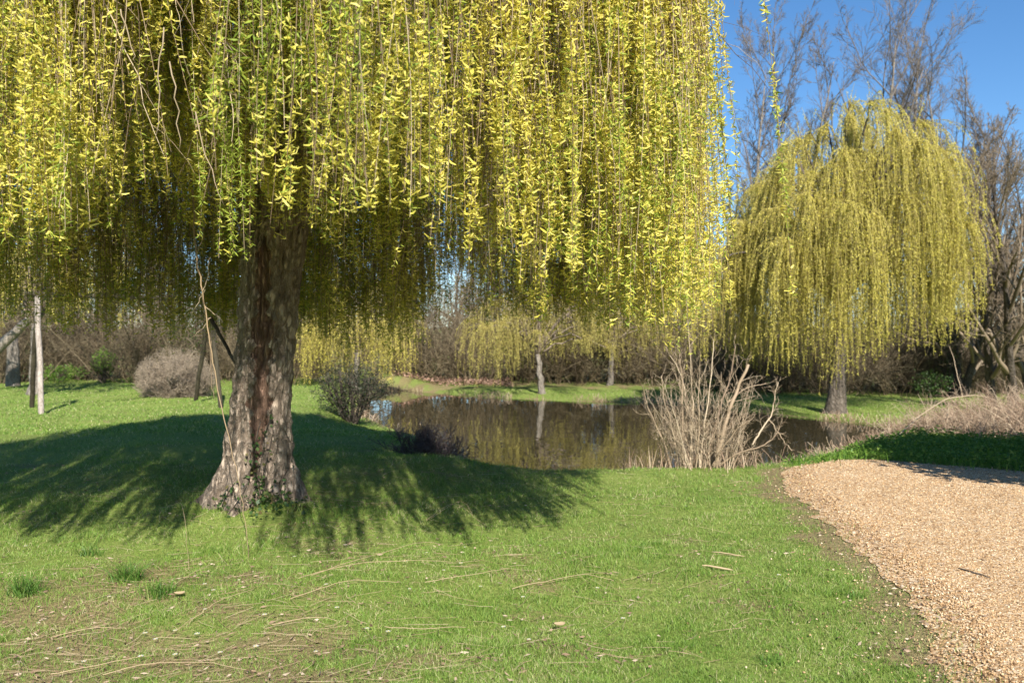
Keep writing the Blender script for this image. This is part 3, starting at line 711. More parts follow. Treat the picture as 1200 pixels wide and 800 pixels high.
sky_trees = [
    ('tall slender bare tree rising just right of the big willow curtain', 876, 44, 58, LV_TALL, .2),
    ('thin bare tree between two taller ones above the right willow', 908, 46, 62, LV_TALL, .16),
    ('upright bare tree with dense top left of the widest bare crown', 938, 45, 26, LV_TALL, .2),
    ('widest bare tree with many rising limbs directly above the right willow', 1022, 46, 10, LV_WIDE, .26),
    ('bare tree whose forked limbs rise behind the tip of the right willow', 1066, 47, 16, LV_TALL, .22),
    ('bare tree leaning to the clear sky right of the right willow tip', 1098, 47, 38, LV_WIDE, .2),
    ('short bare tree against the blue sky over the brown trees at right', 1140, 45, 118, LV_TALL, .15),
    ('bare tree at the right edge rising above the brown trees', 1186, 43, 112, LV_TALL, .16)]
for i, (lab, px, d, ty, lv, tr) in enumerate(sky_trees):
    loc = on(px, d); bare_tree(100+i, lab, loc, (zat(ty, d)-loc[2])*1.04, lv, tr, M['bare_far'], M['bark_grey'], group='bare trees on the skyline')
LV_BUSHY = [dict(m=15, t0=.1, ang=34, ratio=.5, rmin=.022, n=6, up=.5, jit=.12, tap=.5), dict(m=8, t0=.15, ang=36, ratio=.5, rmin=.011, n=5, up=.3, jit=.15), dict(m=6, t0=.2, ang=38, ratio=.5, rmin=.008, n=4, up=.1, jit=.15), dict(m=4, ang=38, ratio=.6, rmin=.006, n=3, up=.1, jit=.1)]
for i, (lab, px, d, ty, ns) in enumerate([('dense brown bare tree with a dark curved trunk at the right edge', 1172, 25, 175, 2), ('brown bare tree filling the gap right of the yellow willow', 1128, 30, 165, 3),
                                          ('brown bare tree cut by the right edge of the picture', 1215, 27, 150, 3)]):
    loc = on(px, d); bare_tree(140+i, lab, loc, (zat(ty, d)-loc[2])*.95, LV_BUSHY, .15, M['bare'], M['bark_dark'], stems=ns, spread=.16)
# further bare trees behind the big willow, seen through its strands: five grown, the rest copies
proto = []
LV_MID = [dict(m=18, t0=.08, ang=34, ratio=.48, rmin=.03, n=6, up=.5, jit=.1, tap=.6), dict(m=7, t0=.2, ang=34, ratio=.48, rmin=.016, n=5, up=.3, jit=.13), dict(m=7, t0=.2, ang=36, ratio=.5, rmin=.011, n=4, up=.15, jit=.14), dict(m=3, t0=.2, ang=36, ratio=.6, rmin=.009, n=3, up=.1, jit=.1)]
GL = 'bare trees beyond the pond behind the big willow'
LABW = 'grey bare tree half hidden behind the hanging curtain of the big willow'
spots = [(px_, 62, h_) for px_, h_ in zip(range(-40, 900, 52), [11, 9, 12, 10, 13, 9, 11, 12, 10, 8, 9, 10, 9, 11, 12, 10, 13, 11, 12])]+[(-60, 48, 12), (20, 44, 10), (110, 50, 13), (190, 46, 11), (270, 52, 13), (350, 45, 10), (430, 50, 12), (490, 46, 7.5), (560, 52, 9), (610, 47, 8), (665, 50, 10), (712, 46, 11), (752, 44, 9.5), (795, 50, 12), (838, 47, 12)]
spots = [q for q in spots if not (690 < q[0] < 800 and q[0] != 752)]
for i, (px, d, H) in enumerate(spots):
    loc = on(px, d); lab = LABW
    if px == 752: lab = 'bare tree with a dark trunk above the thicket right of the small far willow'
    if px == -60: lab = 'tall bare tree just beyond the left edge of the lawn'
    if i < 4: proto.append(bare_tree(160+i, lab, loc, 10., LV_MID, .17, M['bare'], M['bark_dark'], group=GL)); o = proto[-1]; o.scale = (H/10,)*3
    else: dup(proto[i % 4], loc, i*1.7, H/10, lab, GL)

# ------------------------------------------------------------------ thicket shrubs
def shrub_meshes(seed, nst, H, spread, lv, k0=4, rad=.014):
    r = np.random.default_rng(seed)
    a = r.uniform(0, 6.28, nst); q = np.abs(r.normal(0, spread, nst))
    b = np.stack([np.cos(a)*q*.35*H, np.sin(a)*q*.35*H, np.full(nst, -.05)], -1)
    d = np.stack([np.cos(a)*q*1.2, np.sin(a)*q*1.2, np.ones(nst)], -1)
    P = path(b, d, H*r.uniform(.6, 1.1, nst), 7, .1, .1, r); R = rad*np.linspace(1, .3, 7)[None]*r.uniform(.6, 1.4, (nst, 1))
    out = grow(r, P, R, lv); g1, g2 = Geo(), Geo(); tubes(g1, P, R, k0)
    for P_, R_ in out[1:]: tubes(g2, P_, R_, 3)
    return g1.mesh('shrub_stems'), g2.mesh('shrub_twigs')
LV_SH = [dict(m=9, t0=.08, ang=42, ratio=.4, rmin=.007, n=5, up=.3, jit=.18), dict(m=7, t0=.1, ang=45, ratio=.5, rmin=.005, n=4, up=.1, jit=.2)]
SHR = [shrub_meshes(200+i, 26, 3.0, .42, LV_SH) for i in range(5)]
def shrub(i, loc, rz, sc, label, group, m='brush'):
    t = thing('bare_shrub', label, 'shrub', loc, rz, sc, group)
    for nm, me in zip(('stems', 'twigs'), SHR[i]): obj(nm, me, M[m], t)
    return t
rs = np.random.default_rng(5)
bands = [('bare brown shrub in the thicket behind the left lawn', 'bare shrubs behind the left lawn', [(-30+30*i, 33+1.5*rs.normal(), 1.05) for i in range(14)]+[(-25+36*i, 37+1.5*rs.normal(), 1.75) for i in range(12)]),
         ('bare brown shrub in the thicket behind the far bank', 'bare shrubs behind the far bank', [(455+24*i, 40+1.2*rs.normal(), 1.15) for i in range(17)]+[(470+30*i, 43+rs.normal(), 1.9) for i in range(13)]),
         ('bare brown shrub in the thicket behind the right willow', 'bare shrubs behind the right willow', [(842+22*i, 31.5+1.2*rs.normal(), 1.0) for i in range(19)]+[(850+30*i, 35+rs.normal(), 1.6) for i in range(14)])]
c = 0
for lab, grp, sp in bands:
    for px, d, s in sp:
        c += 1; s_ = s*rs.uniform(.8, 1.2)
        shrub(c % 5, on(px+rs.normal(0, 6), d), rs.uniform(0, 6.28), (s_*rs.uniform(.9, 1.3), s_*rs.uniform(.9, 1.3), s_), lab, grp)

# evergreen leafy bushes
def leafy(name, label, loc, rx, ry, h, nl, lsize, leafmat, cat='bush', seed=0, z0=.1, nst=14, hollow=.35, group=None, shape=1.0):
    r = np.random.default_rng(seed); t = thing(name, label, cat, loc, 0, 1., group)
    nn = Noise(seed+1, .6*max(rx, .4), 3)
    dv = nrm(r.normal(size=(nl, 3))); q = hollow+(1-hollow)*r.uniform(0, 1, nl)**.5
    amp = 1+.22*nn(dv[:, 0]*rx, dv[:, 1]*rx, dv[:, 2]*rx)
    p = dv*(q*amp)[:, None]*np.array([rx, ry, (h-z0)/2])+np.array([0, 0, z0+(h-z0)/2])
    dens = nn(p[:, 0]*2.5, p[:, 1]*2.5, p[:, 2]*2.5); p = p[dens > -.35*shape]
    g = Geo(); leaves(g, p, r.normal(size=p.shape)+dv[:len(p)]*.0, r.uniform(.6, 1.4, len(p))*lsize, r.uniform(.6, 1.3, len(p))*lsize*.55, r)
    a = r.uniform(0, 6.28, nst); P = path(np.stack([np.cos(a)*rx*.12, np.sin(a)*ry*.12, a*0-.05], -1), np.stack([np.cos(a)*rx, np.sin(a)*ry, np.full(nst, h*.9)], -1)*r.uniform(.3, 1, (nst, 1))+np.array([0, 0, h*.4]), np.full(nst, h*.9), 7, .1, .05, r)
    g2 = Geo(); R = np.linspace(.02, .006, 7)[None].repeat(nst, 0)*min(1, h/1.4)
    for P_, R_ in grow(r, P, R, [dict(m=6, ang=40, ratio=.4, rmin=.004, n=4, up=.1, jit=.15)]): tubes(g2, P_, R_, 4)
    obj('stems', g2.mesh('bush_stems'), M['bark_dark'], t); obj('foliage', g.mesh('bush_foliage'), leafmat, t)
    return t
x, y = at(412, 20), 20
leafy('dark_bush', 'dark green bush on the lawn edge at the left end of the pond', (x, y, hz(x, y)), .98, .8, 1.5, 7500, .05, M['dullgreen'], seed=41, hollow=.15, nst=34, shape=.35)
for i, (lab, px, d, rx, h, m, z) in enumerate([('small bright green bush in front of the brown thicket at left', 121, 32, .45, 1.4, 'nettle', .3), ('green leafy shrub behind the taupe round bush', 205, 33, 1.3, 2.6, 'evergreen', .7),
                                               ('low yellow green shrub at the foot of the thicket near the swing frame', 70, 32, .9, .7, 'nettle', 0), ('dark green evergreen standing in the thicket right of the willow trunk', 1112, 30.5, .5, 3.2, 'evergreen', .4),
                                               ('green ivy mound in the thicket behind the far bank', 498, 39.5, .7, 2.2, 'evergreen', 0), ('dark evergreen in the shade behind the far bank', 540, 41, 1.0, 2.8, 'dullgreen', 0),
                                               ('low green bush at the thicket foot left of the dark curved trunk', 1092, 29.5, .7, 1.0, 'evergreen', 0)]):
    leafy('evergreen_bush', lab, on(px, d), rx, rx, h, 1500, .075, M[m], seed=50+i, z0=z)
# evergreen that shades the far end of the drive (stands right of the picture)
leafy('evergreen_tree', 'dense evergreen tree beside the drive, shading its far end', (8.7, 7.7, 0), 2.8, 1.7, 4.3, 60000, .17, M['evergreen'], 'tree', seed=70, z0=.3, hollow=.1, shape=3.)

# round taupe bush
t = thing('round_bush', 'round clipped leafless taupe bush on the left lawn', 'bush', on(207, 24))
r2 = np.random.default_rng(61); n_ = 240
dv = nrm(r2.normal(size=(n_, 3))*np.array([1, 1, .75])+np.array([0, 0, .35])); dv[:, 2] = np.abs(dv[:, 2])
P = path(np.stack([r2.normal(0, .2, n_), r2.normal(0, .2, n_), np.zeros(n_)], -1), dv, r2.uniform(1.25, 1.6, n_), 6, .09, .1, r2)
P = np.minimum(np.maximum(P, [-1.15, -1.15, -.02]), [1.15, 1.15, 1.45]); out = grow(r2, P, np.linspace(.011, .005, 6)[None].repeat(n_, 0), [dict(m=9, t0=.1, ang=40, ratio=.42, rmin=.006, n=4, up=.1, jit=.2), dict(m=6, t0=.1, ang=45, ratio=.45, rmin=.0045, n=3, up=.0, jit=.2)])
g1, g2 = Geo(), Geo(); tubes(g1, out[0][0]*np.array([.8, .8, .8]), out[0][1], 4)
for q in out[1:]:
    A = q[0].copy(); sc_ = np.sqrt((A[..., 0]/1.04)**2+(A[..., 1]/1.04)**2+((A[..., 2]-.5)/.92)**2); A = A; f = np.min(np.where(sc_ > 1, 1/sc_, 1), 1, keepdims=True)*r2.uniform(.8, 1.12, (len(A), 1))
    A[..., 0] *= f; A[..., 1] *= f; A[..., 2] = .5+(A[..., 2]-.5)*f; A[..., 2] = np.maximum(A[..., 2], .01)
    tubes(g2, A, q[1], 3)
obj('stems', g1.mesh('round_bush_stems'), M['taupe'], t); obj('twigs', g2.mesh('round_bush_twigs'), M['taupe'], t)

# small dark twiggy bush on the water's edge
ms = shrub_meshes(66, 80, .62, .75, [dict(m=8, t0=.1, ang=40, ratio=.5, rmin=.005, n=4, up=.1, jit=.2), dict(m=6, ang=40, ratio=.5, rmin=.004, n=3, up=.1, jit=.2)], 3, .006)
x, y = at(498, 12.6), 12.6; t = thing('twiggy_bush', 'low dark purplish twiggy bush at the water edge left of the pond', 'bush', (x, y, hz(x, y)))
M['purple'] = island_mat('purplish_twig', [(0, (.05, .035, .035)), (1, (.13, .095, .09))], 0)
for nm, me in zip(('stems', 'twigs'), ms): obj(nm, me, M['purple'], t)

# ------------------------------------------------------------------ bare multi stemmed shrub on the near bank
sx, sy = at(822, 10.7), 10.7; sz = hz(sx, sy)
sh = thing('coppiced_shrub', 'leafless pale shrub with fanned stems on the near bank in front of the pond', 'shrub', (0, 0, 0))
r3 = np.random.default_rng(90)
def stem(pts, n=14, jit=.006):
    c = np.array([(at(a, d_), d_, zat(b, d_)) for a, b, d_ in pts]); u_ = np.linspace(0, len(c)-1, n)
    P = np.stack([np.interp(u_, np.arange(len(c)), c[:, k_]) for k_ in range(3)], -1)
    P[1:-1] = (P[:-2]+2*P[1:-1]+P[2:])/4
    P[1:-1] += r3.normal(0, jit, P[1:-1].shape); return P
main = [([(836, 549, 10.6), (846, 512, 10.6), (858, 470, 10.65), (866, 452, 10.7), (877, 427, 10.7)], .034, .026), ([(838, 549, 10.5), (862, 530, 10.4), (893, 523, 10.3), (908, 512, 10.3), (914, 500, 10.3)], .016, .006),
        ([(882, 521, 10.35), (892, 505, 10.4), (905, 484, 10.5), (908, 462, 10.5), (912, 448, 10.5)], .014, .006), ([(834, 549, 10.7), (850, 472, 11.), (872, 455, 11.1), (898, 449, 11.2)], .016, .007),
        ([(826, 550, 10.6), (838, 500, 10.6), (848, 462, 10.7), (858, 436, 10.8), (862, 405, 10.8)], .02, .008), ([(832, 549, 10.5), (850, 520, 10.4), (868, 498, 10.3), (882, 490, 10.3)], .012, .005),
        ([(900, 490, 10.5), (912, 508, 10.4), (928, 528, 10.3)], .009, .007), ([(787, 550, 10.5), (776, 515, 10.5), (760, 478, 10.5), (752, 450, 10.5)], .015, .006),
        ([(795, 551, 10.5), (790, 510, 10.5), (779, 470, 10.5), (775, 440, 10.5)], .014, .006), ([(800, 550, 10.6), (800, 500, 10.6), (799, 450, 10.6), (797, 420, 10.6)], .017, .007),
        ([(812, 550, 10.6), (808, 490, 10.7), (800, 440, 10.8), (784, 415, 10.8)], .015, .006), ([(808, 550, 10.5), (812, 480, 10.6), (810, 430, 10.6), (806, 372, 10.7)], .014, .004),
        ([(820, 550, 10.6), (826, 490, 10.6), (834, 440, 10.6), (836, 400, 10.7)], .014, .005), ([(815, 551, 10.5), (820, 500, 10.4), (818, 455, 10.4), (820, 425, 10.4)], .012, .005)]
g = Geo(); ends = []
for pts, r0, r1 in main:
    P = stem(pts); tubes(g, P[None], np.linspace(r0*.8, r1*.7, len(P))[None], 7); ends.append((P, r0*.7))
n_ = 96
a = r3.uniform(-1, 1, n_)
b = np.stack([sx+.02+a*.33+r3.normal(0, .04, n_), sy+r3.normal(0, .22, n_), np.zeros(n_)], -1); b[:, 2] = height(b[:, 0], b[:, 1])-.03
dv = np.stack([a*.38+r3.normal(0, .1, n_), r3.normal(0, .22, n_), np.ones(n_)], -1)
P = path(b, dv, r3.uniform(.4, 1.35, n_), 14, .06, .05, r3); R = np.linspace(.0048, .002, 14)[None].repeat(n_, 0)*r3.uniform(.6, 1.2, (n_, 1)); tubes(g, P, R, 4)
obj('stems', g.mesh('coppice_stems', True), M['pale_twig'], sh)
g = Geo(); PA = np.concatenate([P, np.array([e[0] for e in ends])]); RA = np.concatenate([R, np.array([np.linspace(e[1], .005, 14) for e in ends])])
o_ = grow(r3, PA, RA*.8, [dict(m=9, t0=.25, ang=34, ratio=.3, rmin=.0026, n=6, up=.25, jit=.17, rr=.5), dict(m=4, t0=.2, ang=38, ratio=.5, rmin=.0022, n=4, up=.1, jit=.2)])
for q in o_[1:]: tubes(g, q[0], q[1], 3)
obj('twigs', g.mesh('coppice_twigs'), M['pale_twig'], sh)
# dry grass about its foot
g = Geo(); n_ = 900
x = rng.uniform(1.5, 3.2, n_); y = 11.0+.35*rng.normal(size=n_); k = pond_sd(x, y) > -.3; x, y = x[k], y[k]
blades(g, rng, x, y, rng.uniform(.12, .4, len(x)), rng.uniform(.006, .012, len(x)), .8)
tag(obj('dry_grass', g.mesh('dry_grass'), M['bramble']), 'dry reddish grass along the near water edge', 'dry grass', kind='stuff')

# ------------------------------------------------------------------ weeds and brambles by the end of the drive
def bank_mask(x, y): return (y > gravel_far(x)+.03) & (pond_sd(x, y) > .25)
g = Geo(); n_ = 38000
x = rng.uniform(3.6, 10.5, n_); y = rng.uniform(9.2, 15.5, n_)
band = y-gravel_far(x); k = bank_mask(x, y) & (band < np.interp(x, [3.6, 4.4, 5.5, 7, 10], [.5, 1.6, 3.2, 3.8, 3.6])+.3*nd1(x, y)) & (x > 3.75+.3*rng.normal(size=n_)); x, y = x[k], y[k]
hh = np.interp(x, [3.6, 4.5, 5.5, 8], [.04, .1, .16, .17])*(1+.4*nd2(x, y))
p = np.stack([x, y, height(x, y)+hh*rng.uniform(.1, 1, len(x))], -1)
leaves(g, p, rng.normal(size=p.shape)*np.array([1, 1, .5])+np.array([0, 0, .25]), rng.uniform(.03, .09, len(x)), rng.uniform(.012, .03, len(x)), rng)
xb = np.concatenate([x[::3], x[::3]+.1*rng.normal(size=len(x[::3]))]); yb_ = np.concatenate([y[::3], y[::3]-.15*np.abs(rng.normal(size=len(y[::3])))]); blades(g, rng, xb, yb_, rng.uniform(.05, .2, len(xb)), rng.uniform(.006, .012, len(xb)), .9)
tag(obj('weeds', g.mesh('weeds'), M['nettle']), 'fresh green weeds on the bank past the end of the gravel drive', 'weeds', kind='stuff')
g = Geo(); n_ = 3000
x = rng.uniform(7.5, 13, n_); y = rng.uniform(13.4, 18, n_); k = (pond_sd(x, y) > .3) & (y > 12.9+.25*(x-6)*0); x, y = x[k], y[k]
b = np.stack([x, y, height(x, y)-.02], -1); dv = np.stack([rng.normal(0, .55, len(x)), rng.normal(0, .55, len(x)), np.ones(len(x))], -1)
hh = np.interp(x, [6, 7.5, 9, 13], [.25, .5, .95, 1.2])*rng.uniform(.6, 1.25, len(x))
P = path(b, dv, hh, 8, .13, -.9, rng); R = np.linspace(.0075, .003, 8)[None].repeat(len(x), 0); tubes(g, P, R, 3)
for q in grow(rng, P, R, [dict(m=5, t0=.15, ang=45, ratio=.4, rmin=.003, n=4, up=-.1, jit=.2)])[1:]: tubes(g, q[0], q[1], 3)
tag(obj('brambles', g.mesh('brambles'), M['bramble']), 'tangle of dead pinkish brown brambles behind the weeds at right', 'brambles', kind='stuff')
g = Geo(); n_ = 1500
s = rng.uniform(0, 1, n_); x = 3.6+s*6; y = np.interp(x, [3.6, 4.5, 5.6, 7.2, 9.4], [12.1, 13.0, 14.5, 16.5, 19.1])-rng.uniform(0, .9, n_); b = np.stack([x, y, height(x, y)-.01], -1)
P = path(b, np.stack([rng.normal(0, .6, n_), rng.normal(0, .6, n_), np.ones(n_)*.8], -1), rng.uniform(.1, .5, n_), 6, .15, -.6, rng); tubes(g, P, np.full(P.shape[:2], .004), 3)
tt = rng.uniform(0, 1, 2600)*len(POND); i_ = tt.astype(int); f_ = (tt-i_)[:, None]; q = POND[i_]*(1-f_)+np.roll(POND, -1, 0)[i_]*f_; cen = np.array([1.8, 22.]); q = q+nrm(q-cen)*rng.uniform(-.1, .45, (2600, 1))
k = (q[:, 1] > 13) & (Noise(44, 3.)(q[:, 0], q[:, 1]) > -.1); q = q[k]; b = np.stack([q[:, 0], q[:, 1], height(q[:, 0], q[:, 1])-.01], -1)
P = path(b, np.stack([rng.normal(0, .35, len(b)), rng.normal(0, .35, len(b)), np.ones(len(b))], -1), rng.uniform(.08, .34, len(b)), 6, .12, -.3, rng); tubes(g, P, np.full(P.shape[:2], .007), 3)
tag(obj('dead_stalks', g.mesh('dead_stalks'), M['bramble']), 'dead stalks along the right water edge', 'dead stalks', kind='stuff')
for i, (pts, lab) in enumerate([([(1038, 523, 12.6), (1058, 505, 13.2), (1078, 487, 14.)], 'pale stick leaning out of the green weeds at right'), ([(1070, 492, 15), (1110, 466, 15), (1150, 462, 15.2), (1180, 475, 15.4)], 'long arching dead bramble stem above the bramble tangle'),
                                ([(1112, 510, 14.6), (1110, 490, 14.7), (1112, 472, 14.8)], 'upright pale dead stalk in the bramble tangle'), ([(1128, 465, 20), (1122, 440, 20.3), (1118, 420, 20.6), (1112, 405, 21)], 'bent pale sapling standing before the thicket at right')]):
    g = Geo(); P = px_curve(pts, 16, .004); tubes(g, P[None], np.linspace(.012, .006, 16)[None], 5); tag(obj('dead_stick', g.mesh('dead_stick'), M['pale_twig']), lab, 'stick')
# reddish leaf litter strip on the far bank
g = Geo(); n_ = 2600
x = rng.uniform(-5.5, 0, n_); y = rng.uniform(37.5, 40, n_); p = np.stack([x, y, height(x, y)+rng.uniform(.01, .22, n_)], -1)
leaves(g, p, rng.normal(size=p.shape)*np.array([1, 1, .4]), rng.uniform(.05, .12, n_), rng.uniform(.03, .08, n_), rng)
M['redlit'] = island_mat('reddish_litter', [(0, (.26, .14, .1)), (1, (.46, .3, .22))], 0)
tag(obj('dead_leaves', g.mesh('dead_leaves'), M['redlit']), 'strip of reddish dead leaves at the foot of the far thicket', 'dead leaves', kind='stuff')

# ------------------------------------------------------------------ swing frame
sw = thing('swing_frame', 'wooden swing frame of two leg pairs standing on the left lawn', 'swing frame')
g4 = [((48.5, 487), 'pale sunlit leg'), ((37, 478), None), ((229, 470), None), ((259, 478), None)]
tops = [np.array([at(44, 18.9), 18.9, 2.62]), np.array([at(246, 21), 21, 2.6])]
for i, ((px, py), lab) in enumerate(g4):
    d_ = EYE*F/(py-400); f = np.array([at(px, d_), d_, -.05]); e = tops[i//2]; s = np.linspace(0, 1, 8)[:, None]; P = f*(1-s)+e*s; P[1:-1, :2] += r3.normal(0, .008, (6, 2))
    g = Geo(); tubes(g, P[None], np.full((1, 8), .055 if i else .06), 10); o = obj('leg', g.mesh('swing_leg', True), M['wood'] if i == 0 else M['wood_moss_shaded'], sw)  # sunlit leg gets paler wood, shaded legs darker: light put in colour
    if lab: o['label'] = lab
e = nrm(tops[1]-tops[0]); g = Geo(); P = np.stack([tops[0]-e*.25, tops[0]*.5+tops[1]*.5, tops[1]+e*.25]); P[:, 2] += .06; tubes(g, P[None], np.full((1, 3), .06), 10)
obj('crossbar', g.mesh('swing_crossbar', True), M['wood_moss_shaded'], sw)
# leaning pale trunk at the left edge
lt = thing('leaning_trunk', 'pale trunk of a fallen tree leaning at the left edge behind the lawn', 'tree')
g = Geo(); P = px_curve([(-25, 430, 27), (8, 398, 27), (28, 380, 27), (42, 366, 27)], 12, .01); tubes(g, P[None], np.linspace(.2, .1, 12)[None], 9); obj('trunk', g.mesh('leaning_trunk', True), M['wood'], lt)
g = Geo(); P = px_curve([(15, 452, 28.5), (16, 425, 28.5), (15, 395, 28.5)], 8, .01); tubes(g, P[None], np.linspace(.24, .17, 8)[None], 10); tag(obj('tree_stump', g.mesh('tree_stump', True), M['bark_grey']), 'thick grey broken trunk standing at the left edge behind the lawn', 'tree')

# ------------------------------------------------------------------ things lying on the lawn
def ground_curve(pts, lift=.02, n=18, bow=.0):
    c = []
    for a, b in pts:
        d_ = EYE*F/(b-400); c.append((at(a, d_), d_))
    c = np.array(c); u_ = np.linspace(0, len(c)-1, n); P = np.zeros((n, 3))
    for k_ in range(2): P[:, k_] = np.interp(u_, np.arange(len(c)), c[:, k_])
    for _ in range(2): P[1:-1] = (P[:-2]+2*P[1:-1]+P[2:])/4
    P[:, :2] += r3.normal(0, .004, (n, 2)); P[:, 2] = height(P[:, 0], P[:, 1])+lift+bow*np.sin(np.linspace(0, 3.14, n)); return P
GT = 'long dry willow twigs lying on the near lawn'
tw = [([(350, 690), (420, 672), (480, 664), (530, 665)], 'long straw coloured twig lying in the sun below the shadow fingers', .03), ([(365, 687), (450, 655), (500, 636), (520, 633)], 'dry twig rising to the right beside the shadow fingers', .05),
      ([(500, 610), (530, 600), (570, 612)], 'arching dry twig at the shadow edge right of the trunk', .12), ([(505, 608), (540, 596), (555, 606)], 'thin curved twig crossing another at the shadow edge', .1),
      ([(340, 715), (400, 700), (470, 690)], 'straight dry twig lying left of the lawn middle', .03), ([(60, 788), (130, 778), (180, 768)], 'thick pale twig lying at the lower left edge of the lawn', .02),
      ([(60, 745), (110, 738), (150, 738)], 'dry twig on the brown patch at left', .02), ([(10, 760), (25, 775), (20, 795)], 'curved yellow twig in the lower left corner', .06),
      ([(195, 605), (215, 620), (222, 668)], 'bent upright twig standing on the lawn left of the trunk', .3), ([(195, 700), (240, 672), (265, 655)], 'dry twig slanting up the lawn left of the trunk foot', .03),
      ([(500, 690), (550, 683), (600, 672)], 'dry twig in the sun at the lawn middle', .03), ([(320, 742), (370, 736), (395, 738)], 'short dry twig low on the lawn left of the middle', .02),
      ([(220, 735), (260, 715), (300, 700)], 'faint dry twig across the lower left lawn', .02), ([(120, 790), (170, 782), (230, 782), (300, 792)], 'long bent twig along the bottom edge at left', .03),
      ([(600, 690), (680, 678), (720, 681)], 'very thin dry stalk in the grass right of the middle', .03), ([(450, 742), (500, 745), (545, 738)], 'thin stalk low in the middle of the lawn', .03)]
for pts, lab, bow in tw:
    g = Geo(); P = ground_curve(pts, .024, 18, bow*.55); tubes(g, P[None], np.linspace(.0024, .0013, 18)[None], 4)
    tag(obj('fallen_twig', g.mesh('fallen_twig'), M['straw']), lab, 'twig', GT)
for pts, lab, w, m in [([(822, 673), (858, 676)], 'flat pale piece of dead reed lying on the sunny lawn', .007, 'straw'), ([(834, 651), (872, 656)], 'pale split stick lying just behind a flat piece of dead reed on the lawn', .005, 'straw'),
                       ([(1120, 668), (1160, 680)], 'dark stick lying on the gravel drive', .008, 'bark_dark')]:
    g = Geo(); P = ground_curve(pts, .02, 8); tubes(g, P[None], np.array([[.3, .8, 1, 1, 1, 1, .8, .3]])*w, 6); tag(obj('broken_stick', g.mesh('broken_stick', True), M[m]), lab, 'stick')
# long grass tufts
for px, py, n_, hmax, lab in [(150, 678, 240, .16, 'wide tuft of long dark grass at the left of the lawn'), (186, 700, 160, .13, 'small tuft of long grass beside the wider one'), (32, 695, 220, .18, 'blue green tuft of leaves at the left edge of the lawn'),
                              (105, 645, 120, .1, 'short grass tuft at the edge of the left shadow'), (905, 772, 120, .06, 'low leafy clump near the gravel at the bottom right'), (1000, 700, 90, .05, 'small green clump growing at the gravel edge')]:
    d_ = EYE*F/(py-400); x = at(px, d_)+rng.normal(0, .05, n_).clip(-.1, .1); y = d_+rng.normal(0, .04, n_).clip(-.08, .08); g = Geo(); blades(g, rng, x, y, rng.uniform(.3, 1, n_)*hmax, rng.uniform(.003, .006, n_), 1.6)
    tag(obj('grass_tuft', g.mesh('grass_tuft'), M['tuft']), lab, 'grass tuft', 'grass tufts on the lawn')
# white flowers
def flower_meshes():
    k_ = 9; V = [(0, 0, .0)]; T = []
    for i in range(k_):
        a = i*2*math.pi/k_; b_ = len(V)
        V += [(.004*math.cos(a-.3), .004*math.sin(a-.3), .001), (.015*math.cos(a-.16), .015*math.sin(a-.16), .003), (.015*math.cos(a+.16), .015*math.sin(a+.16), .003), (.004*math.cos(a+.3), .004*math.sin(a+.3), .001)]
        T += [(b_, b_+1, b_+2, b_+3)]
    me = make_mesh('flower_petals', V, T)
    c = [(0, 0, .005)]+[(.0045*math.cos(i), .0045*math.sin(i), .0025) for i in np.arange(6)*math.pi/3]
    return me, make_mesh('flower_eye', c, None, [(0, i+1, (i+1) % 6+1) for i in range(6)])
fp, fe = flower_meshes()
fl = [(45, 727), (382, 702), (170, 744), (231, 745), (165, 772), (258, 770), (475, 665), (500, 652), (395, 724), (310, 733), (182, 750), (205, 742), (250, 700), (325, 635), (563, 690), (240, 693), (430, 748), (455, 750), (128, 705), (98, 775),
      (620, 760), (590, 735), (540, 668), (655, 655), (520, 678), (730, 722), (913, 682), (742, 588), (545, 640), (300, 765), (205, 770), (280, 690), (370, 772), (70, 760), (480, 700), (345, 660), (613, 700), (700, 690), (30, 640), (240, 725)]
FG = 'small white flowers dotted over the near lawn'
f0 = None
for i, (px, py) in enumerate(fl):
    d_ = EYE*F/(py-400); x = at(px, d_); loc = (x, d_, hz(x, d_)+.035); s_ = rng.uniform(.65, 1.1)
    if f0 is None:
        f0 = thing('white_flower', 'small white flower in the near lawn grass', 'flower', loc, 0, s_, FG); obj('petals', fp, M['petal'], f0); obj('eye', fe, M['yellow'], f0)
    else: dup(f0, loc, rng.uniform(0, 6), s_, 'small white flower in the near lawn grass', FG)
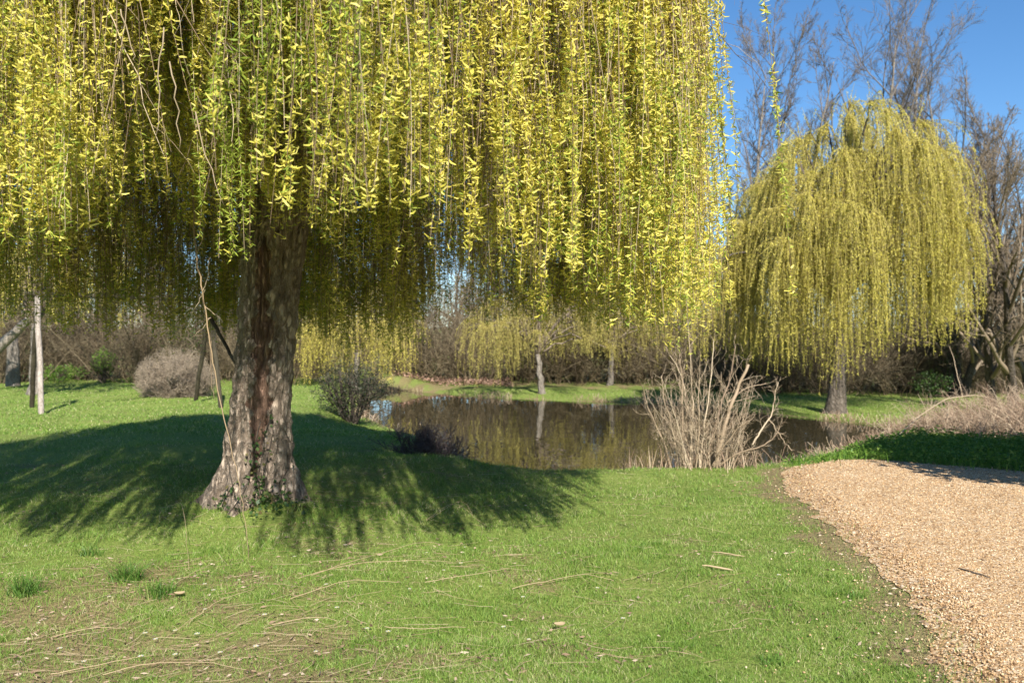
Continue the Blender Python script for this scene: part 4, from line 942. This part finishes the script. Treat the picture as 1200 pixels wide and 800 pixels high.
# single dead leaves
for px, py, lab in [(655, 733, 'curled pale dead leaf lying alone on the sunny lawn'), (210, 702, 'tan dead leaf beside the grass tufts at left')]:
    d_ = EYE*F/(py-400); x = at(px, d_); u_ = np.linspace(-1, 1, 7); A, B = np.meshgrid(u_, u_); w_ = .028*np.sqrt(np.maximum(1-A**2, 0))
    V = np.stack([x+A*.035, d_+B*w_, hz(x, d_)+.03+.007*B**2+.006*A**2+.004*A*B], -1); ii = (np.arange(6)[:, None]*7+np.arange(6)[None, :]).ravel()
    tag(obj('dead_leaf', make_mesh('dead_leaf', V, np.stack([ii, ii+1, ii+8, ii+7], -1), None, True), M['straw']), lab, 'leaf')

# ------------------------------------------------------------------ light, sky, camera
w = bpy.data.worlds.new('World'); scene.world = w; w.use_nodes = True
nt = w.node_tree; nt.nodes.clear(); sk = nt.nodes.new('ShaderNodeTexSky'); sk.sky_type = 'NISHITA'; sk.sun_disc = False
sk.sun_elevation = SUN_EL; sk.sun_rotation = math.pi-SUN_AZ; sk.air_density = 1.0; sk.dust_density = .1; sk.ozone_density = 5.0
bg = nt.nodes.new('ShaderNodeBackground'); bg.inputs[1].default_value = .086; wo = nt.nodes.new('ShaderNodeOutputWorld')
hs = nt.nodes.new('ShaderNodeHueSaturation'); hs.inputs['Saturation'].default_value = 1.15; nt.links.new(sk.outputs[0], hs.inputs['Color']); nt.links.new(hs.outputs[0], bg.inputs[0]); nt.links.new(bg.outputs[0], wo.inputs[0])
ld = bpy.data.lights.new('sun', 'SUN'); ld.energy = 5.0; ld.angle = math.radians(.53); ld.color = (1, .955, .87)
lo = bpy.data.objects.new('sun', ld); COL.objects.link(lo); lo.rotation_euler = Vector(SUN).to_track_quat('Z', 'Y').to_euler(); lo.location = (0, 0, 20)
cd = bpy.data.cameras.new('camera'); cam = bpy.data.objects.new('camera', cd); COL.objects.link(cam); scene.camera = cam
cd.sensor_width = 22.3; cd.lens = 22.3*F/1200; cd.clip_start = .05; cd.clip_end = 2000
cam.location = (0, 0, EYE); cam.rotation_euler = (math.radians(90), 0, 0)
cd.dof.use_dof = True; cd.dof.focus_distance = 5.2; cd.dof.aperture_fstop = 1.7
scene.view_settings.view_transform = 'Standard'; scene.view_settings.look = 'None'; scene.view_settings.exposure = .95; scene.view_settings.gamma = 1
scene.cycles.max_bounces = 6; scene.cycles.diffuse_bounces = 3; scene.cycles.transmission_bounces = 3; scene.cycles.use_denoising = True
